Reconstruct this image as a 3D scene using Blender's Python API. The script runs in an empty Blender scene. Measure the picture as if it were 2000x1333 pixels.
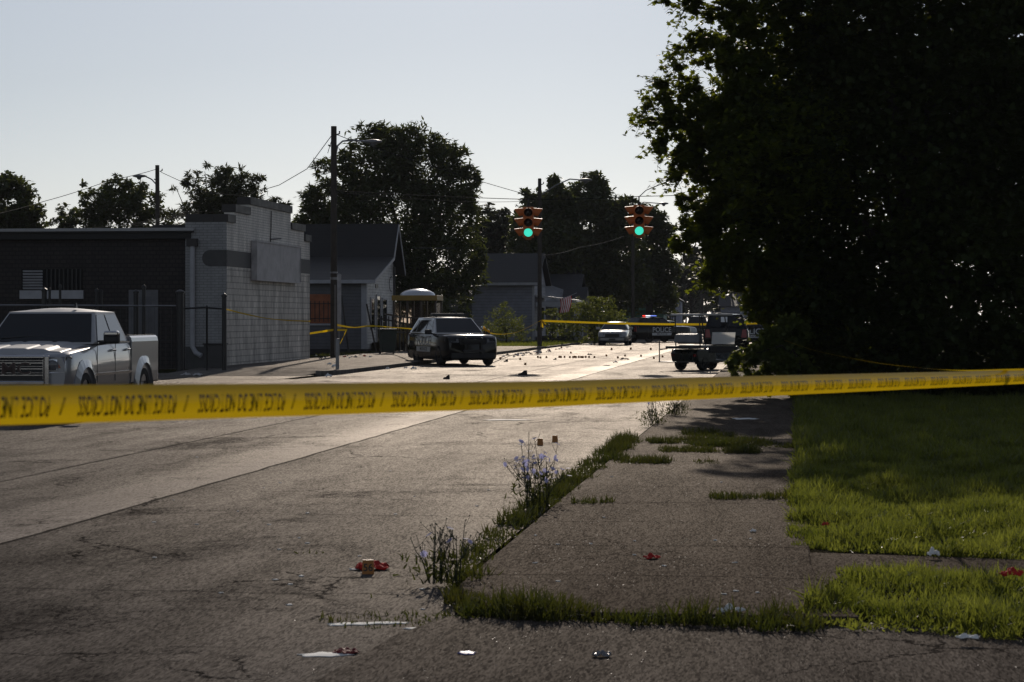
import bpy, bmesh, math, random
import numpy as np
from mathutils import Vector, Matrix, Euler
random.seed(7)
RNG = np.random.default_rng(11)
R = math.radians
SC = bpy.context.scene
COL = SC.collection
FPOW = 18; FK = .21
# ------------------------------------------------------------------ camera
F = 4200.0; EYE = 1.7; HZ = 621.0
cam = bpy.data.cameras.new('camera'); camo = bpy.data.objects.new('camera', cam); COL.objects.link(camo)
camo.location = (0, 0, EYE); camo.rotation_euler = (R(90), 0, 0)
cam.sensor_width = 36; cam.lens = F / 2000 * 36
cam.shift_y = -(666.5 - HZ) / 2000
cam.clip_start = 0.5; cam.clip_end = 5000
cam.dof.use_dof = True; cam.dof.focus_distance = 80; cam.dof.aperture_fstop = 10.5
SC.camera = camo
# ------------------------------------------------------------------ light
SUN_EL, SUN_AZ = 23.0, 1.0           # azimuth measured from +Y, positive to the right
wd = bpy.data.worlds.new('World'); SC.world = wd; wd.use_nodes = True
nt = wd.node_tree; bg = nt.nodes['Background']
sky = nt.nodes.new('ShaderNodeTexSky'); sky.sky_type = 'NISHITA'; sky.sun_disc = False
sky.sun_elevation = R(SUN_EL); sky.sun_rotation = R(SUN_AZ); sky.altitude = 200
sky.air_density = 1.0; sky.dust_density = 0.35; sky.ozone_density = 2.0
hs = nt.nodes.new('ShaderNodeHueSaturation'); hs.inputs['Saturation'].default_value = 0.43
wb = nt.nodes.new('ShaderNodeVectorMath'); wb.operation = 'MULTIPLY'; wb.inputs[1].default_value = (.955, .985, 1.06)
nt.links.new(sky.outputs[0], hs.inputs['Color']); nt.links.new(hs.outputs[0], wb.inputs[0]); nt.links.new(wb.outputs[0], bg.inputs[0])
bg.inputs[1].default_value = 0.087
sl = bpy.data.lights.new('sun', 'SUN'); sl.energy = 3.4; sl.angle = R(0.53); sl.color = (1, .88, .75)
so = bpy.data.objects.new('sun', sl); COL.objects.link(so)
sd = Vector((math.sin(R(SUN_AZ)) * math.cos(R(SUN_EL)), math.cos(R(SUN_AZ)) * math.cos(R(SUN_EL)), math.sin(R(SUN_EL))))
so.rotation_euler = sd.to_track_quat('Z', 'Y').to_euler(); so.location = sd * 100
SC.view_settings.view_transform = 'Standard'; SC.view_settings.look = 'None'
SC.view_settings.exposure = -0.62; SC.view_settings.gamma = 1
SC.render.engine = 'CYCLES'
SC.cycles.max_bounces = 6; SC.cycles.diffuse_bounces = 2; SC.cycles.glossy_bounces = 3
SC.cycles.transmission_bounces = 4; SC.cycles.transparent_max_bounces = 6
SC.cycles.use_denoising = True; SC.cycles.denoising_prefilter = 'ACCURATE'
SC.cycles.sample_clamp_indirect = 4
# ------------------------------------------------------------------ coordinates
TH = math.atan(538 / F)
DV = Vector((math.sin(TH), math.cos(TH), 0)); RV = Vector((math.cos(TH), -math.sin(TH), 0))
def W(x, y, Y): return Vector(((x - 1000) / F * Y, Y, EYE - (y - HZ) / F * Y))
def G(x, y, z=0.0):
    Y = (EYE - z) * F / (y - HZ)
    return Vector(((x - 1000) / F * Y, Y, z))
def RD(s, v, z=0.0): return DV * s + RV * v + Vector((0, 0, z))
# ------------------------------------------------------------------ materials
def nn(t, typ, **kw):
    n = t.nodes.new(typ)
    for k, v in kw.items(): setattr(n, k, v)
    return n
def setin(n, **kw):
    for k, v in kw.items(): n.inputs[k.replace('_', ' ')].default_value = v
MATS = {}
def mat(name, col, rough=.6, metal=0., var=.25, scale=3., bump=0., bscale=40., spec=.5, coat=0., emit=None, estr=0., rvar=.1):
    if name in MATS: return MATS[name]
    m = bpy.data.materials.new(name); m.use_nodes = True; t = m.node_tree; b = t.nodes['Principled BSDF']
    tc = nn(t, 'ShaderNodeTexCoord'); no = nn(t, 'ShaderNodeTexNoise'); setin(no, Scale=scale, Detail=6., Roughness=.65)
    t.links.new(tc.outputs['Object'], no.inputs['Vector'])
    mr = nn(t, 'ShaderNodeMapRange'); setin(mr, From_Min=.3, From_Max=.7, To_Min=1 - var, To_Max=1 + var)
    t.links.new(no.outputs['Fac'], mr.inputs['Value'])
    mx = nn(t, 'ShaderNodeVectorMath', operation='SCALE'); mx.inputs[0].default_value = col[:3]
    t.links.new(mr.outputs[0], mx.inputs['Scale']); t.links.new(mx.outputs[0], b.inputs['Base Color'])
    m2 = nn(t, 'ShaderNodeMapRange'); setin(m2, From_Min=.3, From_Max=.7, To_Min=max(.03, rough - rvar), To_Max=min(1, rough + rvar))
    t.links.new(no.outputs['Fac'], m2.inputs['Value']); t.links.new(m2.outputs[0], b.inputs['Roughness'])
    b.inputs['Metallic'].default_value = metal; b.inputs['Specular IOR Level'].default_value = spec
    b.inputs['Coat Weight'].default_value = coat; b.inputs['Coat Roughness'].default_value = .05
    if emit: b.inputs['Emission Color'].default_value = (*emit, 1); b.inputs['Emission Strength'].default_value = estr
    if bump:
        n2 = nn(t, 'ShaderNodeTexNoise'); setin(n2, Scale=bscale, Detail=4.)
        t.links.new(tc.outputs['Object'], n2.inputs['Vector'])
        bp = nn(t, 'ShaderNodeBump'); setin(bp, Strength=bump, Distance=.02)
        t.links.new(n2.outputs['Fac'], bp.inputs['Height']); t.links.new(bp.outputs[0], b.inputs['Normal'])
    MATS[name] = m; return m
def brickmat(name, c1, c2, mortar, bw, bh, gap=.012, rough=.8, axis='YZ', stain=.4, bump=.5):
    m = bpy.data.materials.new(name); m.use_nodes = True; t = m.node_tree; b = t.nodes['Principled BSDF']
    tc = nn(t, 'ShaderNodeTexCoord'); sp = nn(t, 'ShaderNodeSeparateXYZ'); cb = nn(t, 'ShaderNodeCombineXYZ')
    t.links.new(tc.outputs['Object'], sp.inputs[0])
    t.links.new(sp.outputs[axis[0]], cb.inputs[0]); t.links.new(sp.outputs[axis[1]], cb.inputs[1])
    br = nn(t, 'ShaderNodeTexBrick'); setin(br, Scale=1., Mortar_Size=gap, Brick_Width=bw, Row_Height=bh)
    br.inputs['Color1'].default_value = (*c1, 1); br.inputs['Color2'].default_value = (*c2, 1); br.inputs['Mortar'].default_value = (*mortar, 1)
    t.links.new(cb.outputs[0], br.inputs['Vector'])
    no = nn(t, 'ShaderNodeTexNoise'); setin(no, Scale=1.1, Detail=8., Roughness=.7); vs_ = nn(t, 'ShaderNodeVectorMath', operation='MULTIPLY'); vs_.inputs[1].default_value = (1.6, .35, 1); t.links.new(cb.outputs[0], vs_.inputs[0]); t.links.new(vs_.outputs[0], no.inputs['Vector'])
    mr = nn(t, 'ShaderNodeMapRange'); setin(mr, From_Min=.35, From_Max=.65, To_Min=1 - stain, To_Max=1.1); t.links.new(no.outputs['Fac'], mr.inputs['Value'])
    mx = nn(t, 'ShaderNodeVectorMath', operation='SCALE'); t.links.new(br.outputs['Color'], mx.inputs[0]); t.links.new(mr.outputs[0], mx.inputs['Scale'])
    t.links.new(mx.outputs[0], b.inputs['Base Color']); b.inputs['Roughness'].default_value = rough
    bp = nn(t, 'ShaderNodeBump', invert=True); setin(bp, Strength=bump, Distance=.012); t.links.new(br.outputs['Fac'], bp.inputs['Height']); t.links.new(bp.outputs[0], b.inputs['Normal'])
    MATS[name] = m; return m
def linemat(name, col, pitch, axis='Z', depth=.02, rough=.6, dark=.45, var=.2):
    """lapped boards or shingle courses: thin dark course lines plus bump"""
    m = bpy.data.materials.new(name); m.use_nodes = True; t = m.node_tree; b = t.nodes['Principled BSDF']
    tc = nn(t, 'ShaderNodeTexCoord'); sp = nn(t, 'ShaderNodeSeparateXYZ'); t.links.new(tc.outputs['Object'], sp.inputs[0])
    mu = nn(t, 'ShaderNodeMath', operation='DIVIDE'); mu.inputs[1].default_value = pitch; t.links.new(sp.outputs[axis], mu.inputs[0])
    fr = nn(t, 'ShaderNodeMath', operation='FRACT'); t.links.new(mu.outputs[0], fr.inputs[0])
    mr = nn(t, 'ShaderNodeMapRange'); setin(mr, From_Min=.8, From_Max=.95, To_Min=1., To_Max=dark); t.links.new(fr.outputs[0], mr.inputs['Value'])
    no = nn(t, 'ShaderNodeTexNoise'); setin(no, Scale=2.5, Detail=7., Roughness=.7); t.links.new(tc.outputs['Object'], no.inputs['Vector'])
    m2 = nn(t, 'ShaderNodeMapRange'); setin(m2, From_Min=.3, From_Max=.7, To_Min=1 - var, To_Max=1 + var); t.links.new(no.outputs['Fac'], m2.inputs['Value'])
    mm = nn(t, 'ShaderNodeMath', operation='MULTIPLY'); t.links.new(mr.outputs[0], mm.inputs[0]); t.links.new(m2.outputs[0], mm.inputs[1])
    mx = nn(t, 'ShaderNodeVectorMath', operation='SCALE'); mx.inputs[0].default_value = col; t.links.new(mm.outputs[0], mx.inputs['Scale'])
    t.links.new(mx.outputs[0], b.inputs['Base Color']); b.inputs['Roughness'].default_value = rough
    bp = nn(t, 'ShaderNodeBump', invert=True); setin(bp, Strength=.6, Distance=depth); t.links.new(fr.outputs[0], bp.inputs['Height']); t.links.new(bp.outputs[0], b.inputs['Normal'])
    MATS[name] = m; return m
def leafmat(name, c1, c2, trans=.35, rough=.45, tcol=None, spec=.4, patch=None):
    m = bpy.data.materials.new(name); m.use_nodes = True; t = m.node_tree; b = t.nodes['Principled BSDF']; out = t.nodes['Material Output']
    ge = nn(t, 'ShaderNodeNewGeometry'); mx = nn(t, 'ShaderNodeMix', data_type='RGBA')
    mx.inputs[6].default_value = (*c1, 1); mx.inputs[7].default_value = (*c2, 1); t.links.new(ge.outputs['Random Per Island'], mx.inputs[0])
    t.links.new(mx.outputs[2], b.inputs['Base Color']); b.inputs['Roughness'].default_value = rough; b.inputs['Specular IOR Level'].default_value = spec
    tr = nn(t, 'ShaderNodeBsdfTranslucent')
    if patch:      # clumps of drier or darker plants
        tc = nn(t, 'ShaderNodeTexCoord'); no = nn(t, 'ShaderNodeTexNoise'); setin(no, Scale=patch[0], Detail=5., Roughness=.7); t.links.new(tc.outputs['Object'], no.inputs['Vector'])
        mr = nn(t, 'ShaderNodeMapRange'); setin(mr, From_Min=.35, From_Max=.65); t.links.new(no.outputs['Fac'], mr.inputs['Value'])
        for src, dst, c in ((mx.outputs[2], b.inputs['Base Color'], patch[1]), (None, tr.inputs[0], patch[2])):
            m3 = nn(t, 'ShaderNodeMix', data_type='RGBA'); t.links.new(mr.outputs[0], m3.inputs[0]); m3.inputs[7].default_value = (*c, 1)
            if src: t.links.new(src, m3.inputs[6])
            else: m3.inputs[6].default_value = (*tcol, 1)
            t.links.new(m3.outputs[2], dst)
    elif tcol: tr.inputs[0].default_value = (*tcol, 1)
    else:
        hv = nn(t, 'ShaderNodeVectorMath', operation='MULTIPLY'); hv.inputs[1].default_value = (2.2, 1.9, .7)
        t.links.new(mx.outputs[2], hv.inputs[0]); t.links.new(hv.outputs[0], tr.inputs[0])
    ms = nn(t, 'ShaderNodeMixShader'); ms.inputs[0].default_value = trans
    t.links.new(b.outputs[0], ms.inputs[1]); t.links.new(tr.outputs[0], ms.inputs[2]); t.links.new(ms.outputs[0], out.inputs[0])
    MATS[name] = m; return m
def glassmat(name, col=(.01, .012, .014), rough=.04, alpha=None):
    m = mat(name, col, rough=rough, var=.1, rvar=.01, spec=.6, coat=0)
    return m
# ------------------------------------------------------------------ mesh building
class MB:
    def __init__(s): s.v = []; s.f = []; s.mi = []; s.cur = 0
    def add(s, vs, fs, M=None):
        o = len(s.v)
        s.v += [tuple(M @ Vector(v)) if M is not None else tuple(v) for v in vs]
        s.f += [tuple(i + o for i in f) for f in fs]; s.mi += [s.cur] * len(fs); return s
    def box(s, c, d, rot=None):
        x, y, z = d[0] / 2, d[1] / 2, d[2] / 2
        vs = [(-x, -y, -z), (x, -y, -z), (x, y, -z), (-x, y, -z), (-x, -y, z), (x, -y, z), (x, y, z), (-x, y, z)]
        M = Matrix.Translation(c) @ (Euler(rot).to_matrix().to_4x4() if rot else Matrix())
        return s.add(vs, [(0, 3, 2, 1), (4, 5, 6, 7), (0, 1, 5, 4), (1, 2, 6, 5), (2, 3, 7, 6), (3, 0, 4, 7)], M)
    def b2(s, a, b): return s.box([(a[i] + b[i]) / 2 for i in range(3)], [abs(b[i] - a[i]) for i in range(3)])
    def hexa(s, p): return s.add(p, [(0, 3, 2, 1), (4, 5, 6, 7), (0, 1, 5, 4), (1, 2, 6, 5), (2, 3, 7, 6), (3, 0, 4, 7)])
    def prism(s, poly, a, b, fn):
        """poly of 2-D points, extruded from a to b; fn(p,q,t)->xyz"""
        n = len(poly); vs = [fn(p, q, a) for p, q in poly] + [fn(p, q, b) for p, q in poly]
        return s.add(vs, [tuple(range(n))[::-1], tuple(range(n, 2 * n))] + [(i, (i + 1) % n, n + (i + 1) % n, n + i) for i in range(n)])
    def tube(s, pts, r, n=8, cap=True):
        pts = [Vector(p) for p in pts]; rs = r if isinstance(r, (list, tuple)) else [r] * len(pts)
        vs = []; prev = None
        for i, p in enumerate(pts):
            d = (pts[min(i + 1, len(pts) - 1)] - pts[max(i - 1, 0)]).normalized()
            if prev is None:
                u = d.orthogonal().normalized()
            else:
                u = (prev - d * prev.dot(d)); u = u.normalized() if u.length > 1e-6 else d.orthogonal().normalized()
            prev = u; w = d.cross(u)
            for k in range(n):
                a = 2 * math.pi * k / n; vs.append(p + (u * math.cos(a) + w * math.sin(a)) * rs[i])
        fs = []
        for i in range(len(pts) - 1):
            for k in range(n): fs.append((i * n + k, i * n + (k + 1) % n, (i + 1) * n + (k + 1) % n, (i + 1) * n + k))
        if cap: fs += [tuple(range(n))[::-1], tuple(range((len(pts) - 1) * n, len(pts) * n))]
        return s.add(vs, fs)
    def lathe(s, prof, n=20, M=None, closed=False):
        vs = [(r * math.cos(2 * math.pi * k / n), r * math.sin(2 * math.pi * k / n), z) for r, z in prof for k in range(n)]
        m = len(prof); fs = []
        for i in range(m if closed else m - 1):
            j = (i + 1) % m
            for k in range(n): fs.append((i * n + k, i * n + (k + 1) % n, j * n + (k + 1) % n, j * n + k))
        if not closed: fs += [tuple(range(n))[::-1], tuple(range((m - 1) * n, m * n))]
        return s.add(vs, fs, M)
    def loft(s, rings):
        n = len(rings[0]); vs = [p for r in rings for p in r]; fs = []
        for i in range(len(rings) - 1):
            for k in range(n): fs.append((i * n + k, i * n + (k + 1) % n, (i + 1) * n + (k + 1) % n, (i + 1) * n + k))
        fs += [tuple(range(n))[::-1], tuple(range((len(rings) - 1) * n, len(rings) * n))]
        return s.add(vs, fs)
    def grid(s, fn, nu, nv):
        vs = [fn(i / nu, j / nv) for i in range(nu + 1) for j in range(nv + 1)]
        return s.add(vs, [(i * (nv + 1) + j, (i + 1) * (nv + 1) + j, (i + 1) * (nv + 1) + j + 1, i * (nv + 1) + j + 1) for i in range(nu) for j in range(nv)])
    def plate(s, pts, nrm, t):
        """closed thin plate on a polygon, thickness t outwards along nrm"""
        nrm = Vector(nrm).normalized(); n = len(pts); a = [Vector(p) for p in pts]; b = [p + nrm * t for p in a]
        return s.add(a + b, [tuple(range(n))[::-1], tuple(range(n, 2 * n))] + [(i, (i + 1) % n, n + (i + 1) % n, n + i) for i in range(n)])
    def build(s, name, m, parent=None, smooth=None, bevel=0, loc=None, recalc=True, seg=2):
        me = bpy.data.meshes.new(name); bm = bmesh.new()
        vs = [bm.verts.new(v) for v in s.v]
        for f, k in zip(s.f, s.mi):
            try: fa = bm.faces.new([vs[i] for i in f]); fa.material_index = k
            except ValueError: pass
        if recalc: bmesh.ops.recalc_face_normals(bm, faces=bm.faces)
        if smooth:
            for f in bm.faces: f.smooth = True
            for e in bm.edges:
                if len(e.link_faces) == 2 and e.calc_face_angle(0) > R(smooth): e.smooth = False
        bm.to_mesh(me); bm.free()
        for q in (m if isinstance(m, (list, tuple)) else [m]): me.materials.append(q)
        o = bpy.data.objects.new(name, me); COL.objects.link(o)
        if parent: o.parent = parent
        if loc is not None: o.location = loc
        if bevel:
            b = o.modifiers.new('bevel', 'BEVEL'); b.width = bevel; b.segments = seg; b.limit_method = 'ANGLE'; b.angle_limit = R(30)
        return o
def tag(o, label, cat, group=None, kind=None):
    o['label'] = label; o['category'] = cat
    if group: o['group'] = group
    if kind: o['kind'] = kind
    return o
def thing(name, label, cat, loc=(0, 0, 0), rz=0, group=None):
    o = bpy.data.objects.new(name, None); COL.objects.link(o); o.location = loc; o.rotation_euler = (0, 0, rz)
    return tag(o, label, cat, group)
def struct(o): o['kind'] = 'structure'; return o
def copy_tree(o, parent=None):
    c = o.copy(); COL.objects.link(c)
    if parent: c.parent = parent
    for ch in [k for k in bpy.data.objects if k.parent == o]: copy_tree(ch, c)
    return c
def replicate(name, tv, tf, A, T, m, parent=None):
    tv = np.asarray(tv, float); N = len(T); k = len(tv)
    V = np.einsum('nij,kj->nki', A, tv) + T[:, None, :]
    flat = np.concatenate([np.array(f) for f in tf]); cnt = np.array([len(f) for f in tf])
    loops = (flat[None, :] + (np.arange(N) * k)[:, None]).ravel(); counts = np.tile(cnt, N)
    starts = np.concatenate([[0], np.cumsum(counts)[:-1]])
    me = bpy.data.meshes.new(name); me.vertices.add(N * k); me.vertices.foreach_set('co', V.ravel())
    me.loops.add(len(loops)); me.loops.foreach_set('vertex_index', loops.astype(np.int32))
    me.polygons.add(len(counts)); me.polygons.foreach_set('loop_start', starts.astype(np.int32))
    me.update(calc_edges=True); me.materials.append(m)
    o = bpy.data.objects.new(name, me); COL.objects.link(o)
    if parent: o.parent = parent
    return o
def rotmats(n, tilt=1.0, rng=RNG):
    """random frames whose z axis leans from vertical by about tilt (radians)"""
    a = rng.uniform(0, 2 * np.pi, n); t = np.abs(rng.normal(0, tilt, n)); b = rng.uniform(0, 2 * np.pi, n)
    ca, sa = np.cos(a), np.sin(a); Z = np.zeros(n); O = np.ones(n)
    Rz = np.stack([np.stack([ca, -sa, Z], 1), np.stack([sa, ca, Z], 1), np.stack([Z, Z, O], 1)], 1)
    ct, st = np.cos(t), np.sin(t)
    Rx = np.stack([np.stack([O, Z, Z], 1), np.stack([Z, ct, -st], 1), np.stack([Z, st, ct], 1)], 1)
    cb, sb = np.cos(b), np.sin(b)
    Rb = np.stack([np.stack([cb, -sb, Z], 1), np.stack([sb, cb, Z], 1), np.stack([Z, Z, O], 1)], 1)
    return Rb @ Rx @ Rz
_tc = {}
def text_geo(body, size):
    key = (body, size)
    if key in _tc: return _tc[key]
    cu = bpy.data.curves.new('txt', 'FONT'); cu.body = body; cu.size = size; cu.align_x = 'CENTER'; cu.align_y = 'CENTER'
    cu.offset = size * .012; cu.resolution_u = 3
    o = bpy.data.objects.new('txt', cu); COL.objects.link(o); dg = bpy.context.evaluated_depsgraph_get(); dg.update()
    me = bpy.data.meshes.new_from_object(o.evaluated_get(dg))
    r = ([tuple(v.co) for v in me.vertices], [tuple(p.vertices) for p in me.polygons])
    bpy.data.objects.remove(o); bpy.data.curves.remove(cu); bpy.data.meshes.remove(me)
    _tc[key] = r; return r
def pin(P, poly):
    x, y = P[:, 0], P[:, 1]; c = np.zeros(len(P), bool); n = len(poly); j = n - 1
    for i in range(n):
        xi, yi = poly[i]; xj, yj = poly[j]
        c ^= ((yi > y) != (yj > y)) & (x < (xj - xi) * (y - yi) / (yj - yi + 1e-12) + xi); j = i
    return c
def bool_cut(o, cutters):
    for c in cutters:
        m = o.modifiers.new('cut', 'BOOLEAN'); m.operation = 'DIFFERENCE'; m.object = c; m.solver = 'EXACT'
    dg = bpy.context.evaluated_depsgraph_get(); dg.update()
    me = bpy.data.meshes.new_from_object(o.evaluated_get(dg)); old = o.data; o.modifiers.clear(); o.data = me; bpy.data.meshes.remove(old)
    for c in cutters: d = c.data; bpy.data.objects.remove(c); bpy.data.meshes.remove(d)
# ------------------------------------------------------------------ ground materials
def groundmat(name, c_lo, c_hi, rough=.55, joint=False, crack=.5, allig=.5, speck=.35, tjoint=0., bump=.35, spec=.5, stain=.35):
    m = bpy.data.materials.new(name); m.use_nodes = True; t = m.node_tree; b = t.nodes['Principled BSDF']; L = t.links.new
    tc = nn(t, 'ShaderNodeTexCoord'); P = tc.outputs['Object']
    def noise(sc, det=5., ro=.6, vec=P, dist=0.):
        n = nn(t, 'ShaderNodeTexNoise'); setin(n, Scale=sc, Detail=det, Roughness=ro, Distortion=dist); L(vec, n.inputs['Vector']); return n.outputs['Fac']
    def mrange(v, a, c, d, e):
        n = nn(t, 'ShaderNodeMapRange'); setin(n, From_Min=a, From_Max=c, To_Min=d, To_Max=e); L(v, n.inputs['Value']); return n.outputs[0]
    def mth(op, a, c=None):
        n = nn(t, 'ShaderNodeMath', operation=op)
        for i, q in enumerate((a, c)):
            if q is None: continue
            if isinstance(q, (int, float)): n.inputs[i].default_value = q
            else: L(q, n.inputs[i])
        return n.outputs[0]
    def dot(vec):
        n = nn(t, 'ShaderNodeVectorMath', operation='DOT_PRODUCT'); L(P, n.inputs[0]); n.inputs[1].default_value = vec; return n.outputs['Value']
    cv = nn(t, 'ShaderNodeCombineXYZ'); L(dot(tuple(RV)), cv.inputs[0]); L(mth('MULTIPLY', dot(tuple(DV)), .17), cv.inputs[1]); P2 = cv.outputs[0]   # wear runs along the street
    mx = nn(t, 'ShaderNodeMix', data_type='RGBA'); mx.inputs[6].default_value = (*c_lo, 1); mx.inputs[7].default_value = (*c_hi, 1)
    big = noise(.5, 8., .68, vec=P2, dist=.6); L(mrange(big, .36, .64, 0, 1), mx.inputs[0])
    vo = nn(t, 'ShaderNodeTexVoronoi'); setin(vo, Scale=105.); L(P2, vo.inputs['Vector']); so_ = nn(t, 'ShaderNodeSeparateColor'); L(vo.outputs['Color'], so_.inputs[0])
    fine = mth('ADD', mth('MULTIPLY', noise(85., 3., .8, vec=P2), .62), mth('MULTIPLY', so_.outputs[0], .38)); sp = mrange(fine, .25, .75, 1 - speck * 1.5, 1 + speck * 1.5)
    st = mrange(noise(2.2, 6., .7, vec=P2), .35, .65, 1 - stain * .8, 1 + stain * .4)
    f = mth('MULTIPLY', sp, st)
    # cracks
    wv = nn(t, 'ShaderNodeVectorMath', operation='ADD'); L(P, wv.inputs[0])
    wn = nn(t, 'ShaderNodeTexNoise'); setin(wn, Scale=2.2, Detail=5., Roughness=.7); L(P, wn.inputs['Vector'])
    ws = nn(t, 'ShaderNodeVectorMath', operation='SCALE'); ws.inputs['Scale'].default_value = .55; L(wn.outputs['Color'], ws.inputs[0]); L(ws.outputs[0], wv.inputs[1])
    hgt = None
    if crack:
        v1 = nn(t, 'ShaderNodeTexVoronoi', feature='DISTANCE_TO_EDGE'); setin(v1, Scale=.33); L(wv.outputs[0], v1.inputs['Vector'])
        line = mrange(v1.outputs['Distance'], .002, .006, 1., 0.); msk = mrange(noise(.5, 3.), .47, .56, 0., 1.)
        ck = mth('MULTIPLY', mth('MULTIPLY', line, msk), crack); hgt = ck
        f = mth('MULTIPLY', f, mth('SUBTRACT', 1., ck))
    if allig:
        v2 = nn(t, 'ShaderNodeTexVoronoi', feature='DISTANCE_TO_EDGE'); setin(v2, Scale=4.5); L(wv.outputs[0], v2.inputs['Vector'])
        l2 = mrange(v2.outputs['Distance'], .01, .06, 1., 0.); m2 = mrange(noise(.33, 6., .7, dist=1.), .54, .66, 0., 1.)
        c2 = mth('MULTIPLY', mth('MULTIPLY', l2, m2), allig); hgt = mth('MAXIMUM', hgt, c2) if hgt else c2
        f = mth('MULTIPLY', f, mth('SUBTRACT', 1., c2)); f = mth('MULTIPLY', f, mth('SUBTRACT', 1., mth('MULTIPLY', m2, .3)))
    rvar = 0
    if joint:
        v = mth('ADD', dot(tuple(RV)), mth('MULTIPLY', mth('SUBTRACT', noise(.7, 3.), .5), .10))
        band = mth('MULTIPLY', mth('MULTIPLY', mrange(v, -6.9, -5.9, 0., 1.), mth('LESS_THAN', v, -5.87)), 1.15)
        f = mth('MULTIPLY', f, mth('ADD', 1., band))
        ln = mth('LESS_THAN', mth('ABSOLUTE', mth('ADD', v, 5.85)), .028); f = mth('MULTIPLY', f, mth('SUBTRACT', 1., mth('MULTIPLY', ln, .55))); hgt = mth('MAXIMUM', hgt, ln)
        v8 = mth('LESS_THAN', mth('ABSOLUTE', mth('ADD', v, 8.1)), .03); f = mth('MULTIPLY', f, mth('SUBTRACT', 1., mth('MULTIPLY', v8, .5)))
        gut = mrange(v, -3.1, -2.3, 0., .35); f = mth('MULTIPLY', f, mth('ADD', 1., gut))
    if tjoint:
        s = mth('ADD', dot(tuple(DV)), mth('MULTIPLY', mth('SUBTRACT', noise(.9, 3.), .5), .25))
        q = mth('FRACT', mth('DIVIDE', s, tjoint)); lt = mth('LESS_THAN', mth('ABSOLUTE', mth('SUBTRACT', q, .5)), .012 / tjoint * 1.6)
        f = mth('MULTIPLY', f, mth('SUBTRACT', 1., mth('MULTIPLY', lt, .35))); hgt = mth('MAXIMUM', hgt, lt) if hgt else lt
    sc = nn(t, 'ShaderNodeVectorMath', operation='SCALE'); L(mx.outputs[2], sc.inputs[0]); L(f, sc.inputs['Scale']); L(sc.outputs[0], b.inputs['Base Color'])
    b.inputs['Roughness'].default_value = .9; b.inputs['Specular IOR Level'].default_value = .0
    gl = nn(t, 'ShaderNodeBsdfGlossy'); gl.inputs['Color'].default_value = (.94, .875, .80, 1); L(mrange(noise(1.1, 6., .7, vec=P2), .3, .7, rough - .07, rough + .08), gl.inputs['Roughness'])
    lw = nn(t, 'ShaderNodeLayerWeight'); lw.inputs['Blend'].default_value = .5
    fac = mth('MULTIPLY', mth('POWER', lw.outputs['Facing'], FPOW), spec * FK)
    fac = mth('MULTIPLY', fac, mrange(f, .4, 1.3, .15, 1.35))
    ms = nn(t, 'ShaderNodeMixShader'); L(fac, ms.inputs[0]); L(b.outputs[0], ms.inputs[1]); L(gl.outputs[0], ms.inputs[2]); L(ms.outputs[0], t.nodes['Material Output'].inputs[0])
    h = mth('ADD', mth('MULTIPLY', fine, 1.0), mth('MULTIPLY', noise(5., 5., .7, vec=P2), .5))
    if hgt: h = mth('SUBTRACT', h, mth('MULTIPLY', hgt, 1.2))
    bp = nn(t, 'ShaderNodeBump'); setin(bp, Strength=bump, Distance=.012); L(h, bp.inputs['Height']); L(bp.outputs[0], b.inputs['Normal']); L(bp.outputs[0], gl.inputs['Normal'])
    MATS[name] = m; return m
M_road = groundmat('road_asphalt', (.056, .05, .047), (.112, .099, .09), rough=.5, spec=1., joint=True, crack=.7, allig=.7, tjoint=5.2, bump=.45)
M_lot = groundmat('lot_asphalt', (.06, .055, .052), (.11, .10, .09), rough=.5, spec=1., crack=.8, allig=.4, bump=.4)
M_drive = groundmat('driveway_asphalt', (.075, .064, .056), (.12, .103, .09), rough=.5, spec=.75, crack=.7, allig=0, speck=.36, bump=.45)
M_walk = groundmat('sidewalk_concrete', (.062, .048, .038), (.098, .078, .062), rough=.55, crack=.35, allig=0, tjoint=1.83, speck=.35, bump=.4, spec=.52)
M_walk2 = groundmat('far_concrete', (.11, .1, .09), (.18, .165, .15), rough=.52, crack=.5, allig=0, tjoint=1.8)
M_kerb = mat('kerb_concrete', (.13, .12, .11), rough=.75, var=.4, bump=.4)
M_dirt = groundmat('soil', (.02, .018, .011), (.04, .034, .022), rough=.95, crack=0, allig=0, speck=.6, spec=.1)
M_gcov = groundmat('ground_cover', (.018, .022, .009), (.035, .042, .016), rough=.95, crack=0, allig=0, speck=.6, spec=.1)
def sheet(name, poly, z, m, thick=0.0, sub=None):
    mb = MB(); n = len(poly)
    if thick: mb.prism(poly, z - thick, z, lambda p, q, t: (p, q, t))
    else: mb.add([(p[0], p[1], z) for p in poly], [tuple(range(n))])
    o = mb.build(name, m); struct(o); return o
def rp(s, v): p = RD(s, v); return (p.x, p.y)
def gp(x, y, z=0.): p = G(x, y, z); return (p.x, p.y)
sheet('ground', [(-500, -40), (500, -40), (500, 720), (-500, 720)], -.06, M_gcov)
KV = -13.2
sheet('road', [rp(-30, 2), rp(12.2, 2), rp(12.4, -1.7), rp(13.5, -2.12), rp(700, -2.15), rp(700, KV), rp(63, KV), rp(58.5, -13.5), rp(58.5, -18), rp(-30, -18)], 0.0, M_road)
sheet('parking_apron', [rp(-30, -17.9), rp(58, -17.9), rp(58, -13.9), rp(62, KV - .6), rp(64, -18.0), rp(64, -70), rp(-30, -70)], .006, M_lot)
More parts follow.
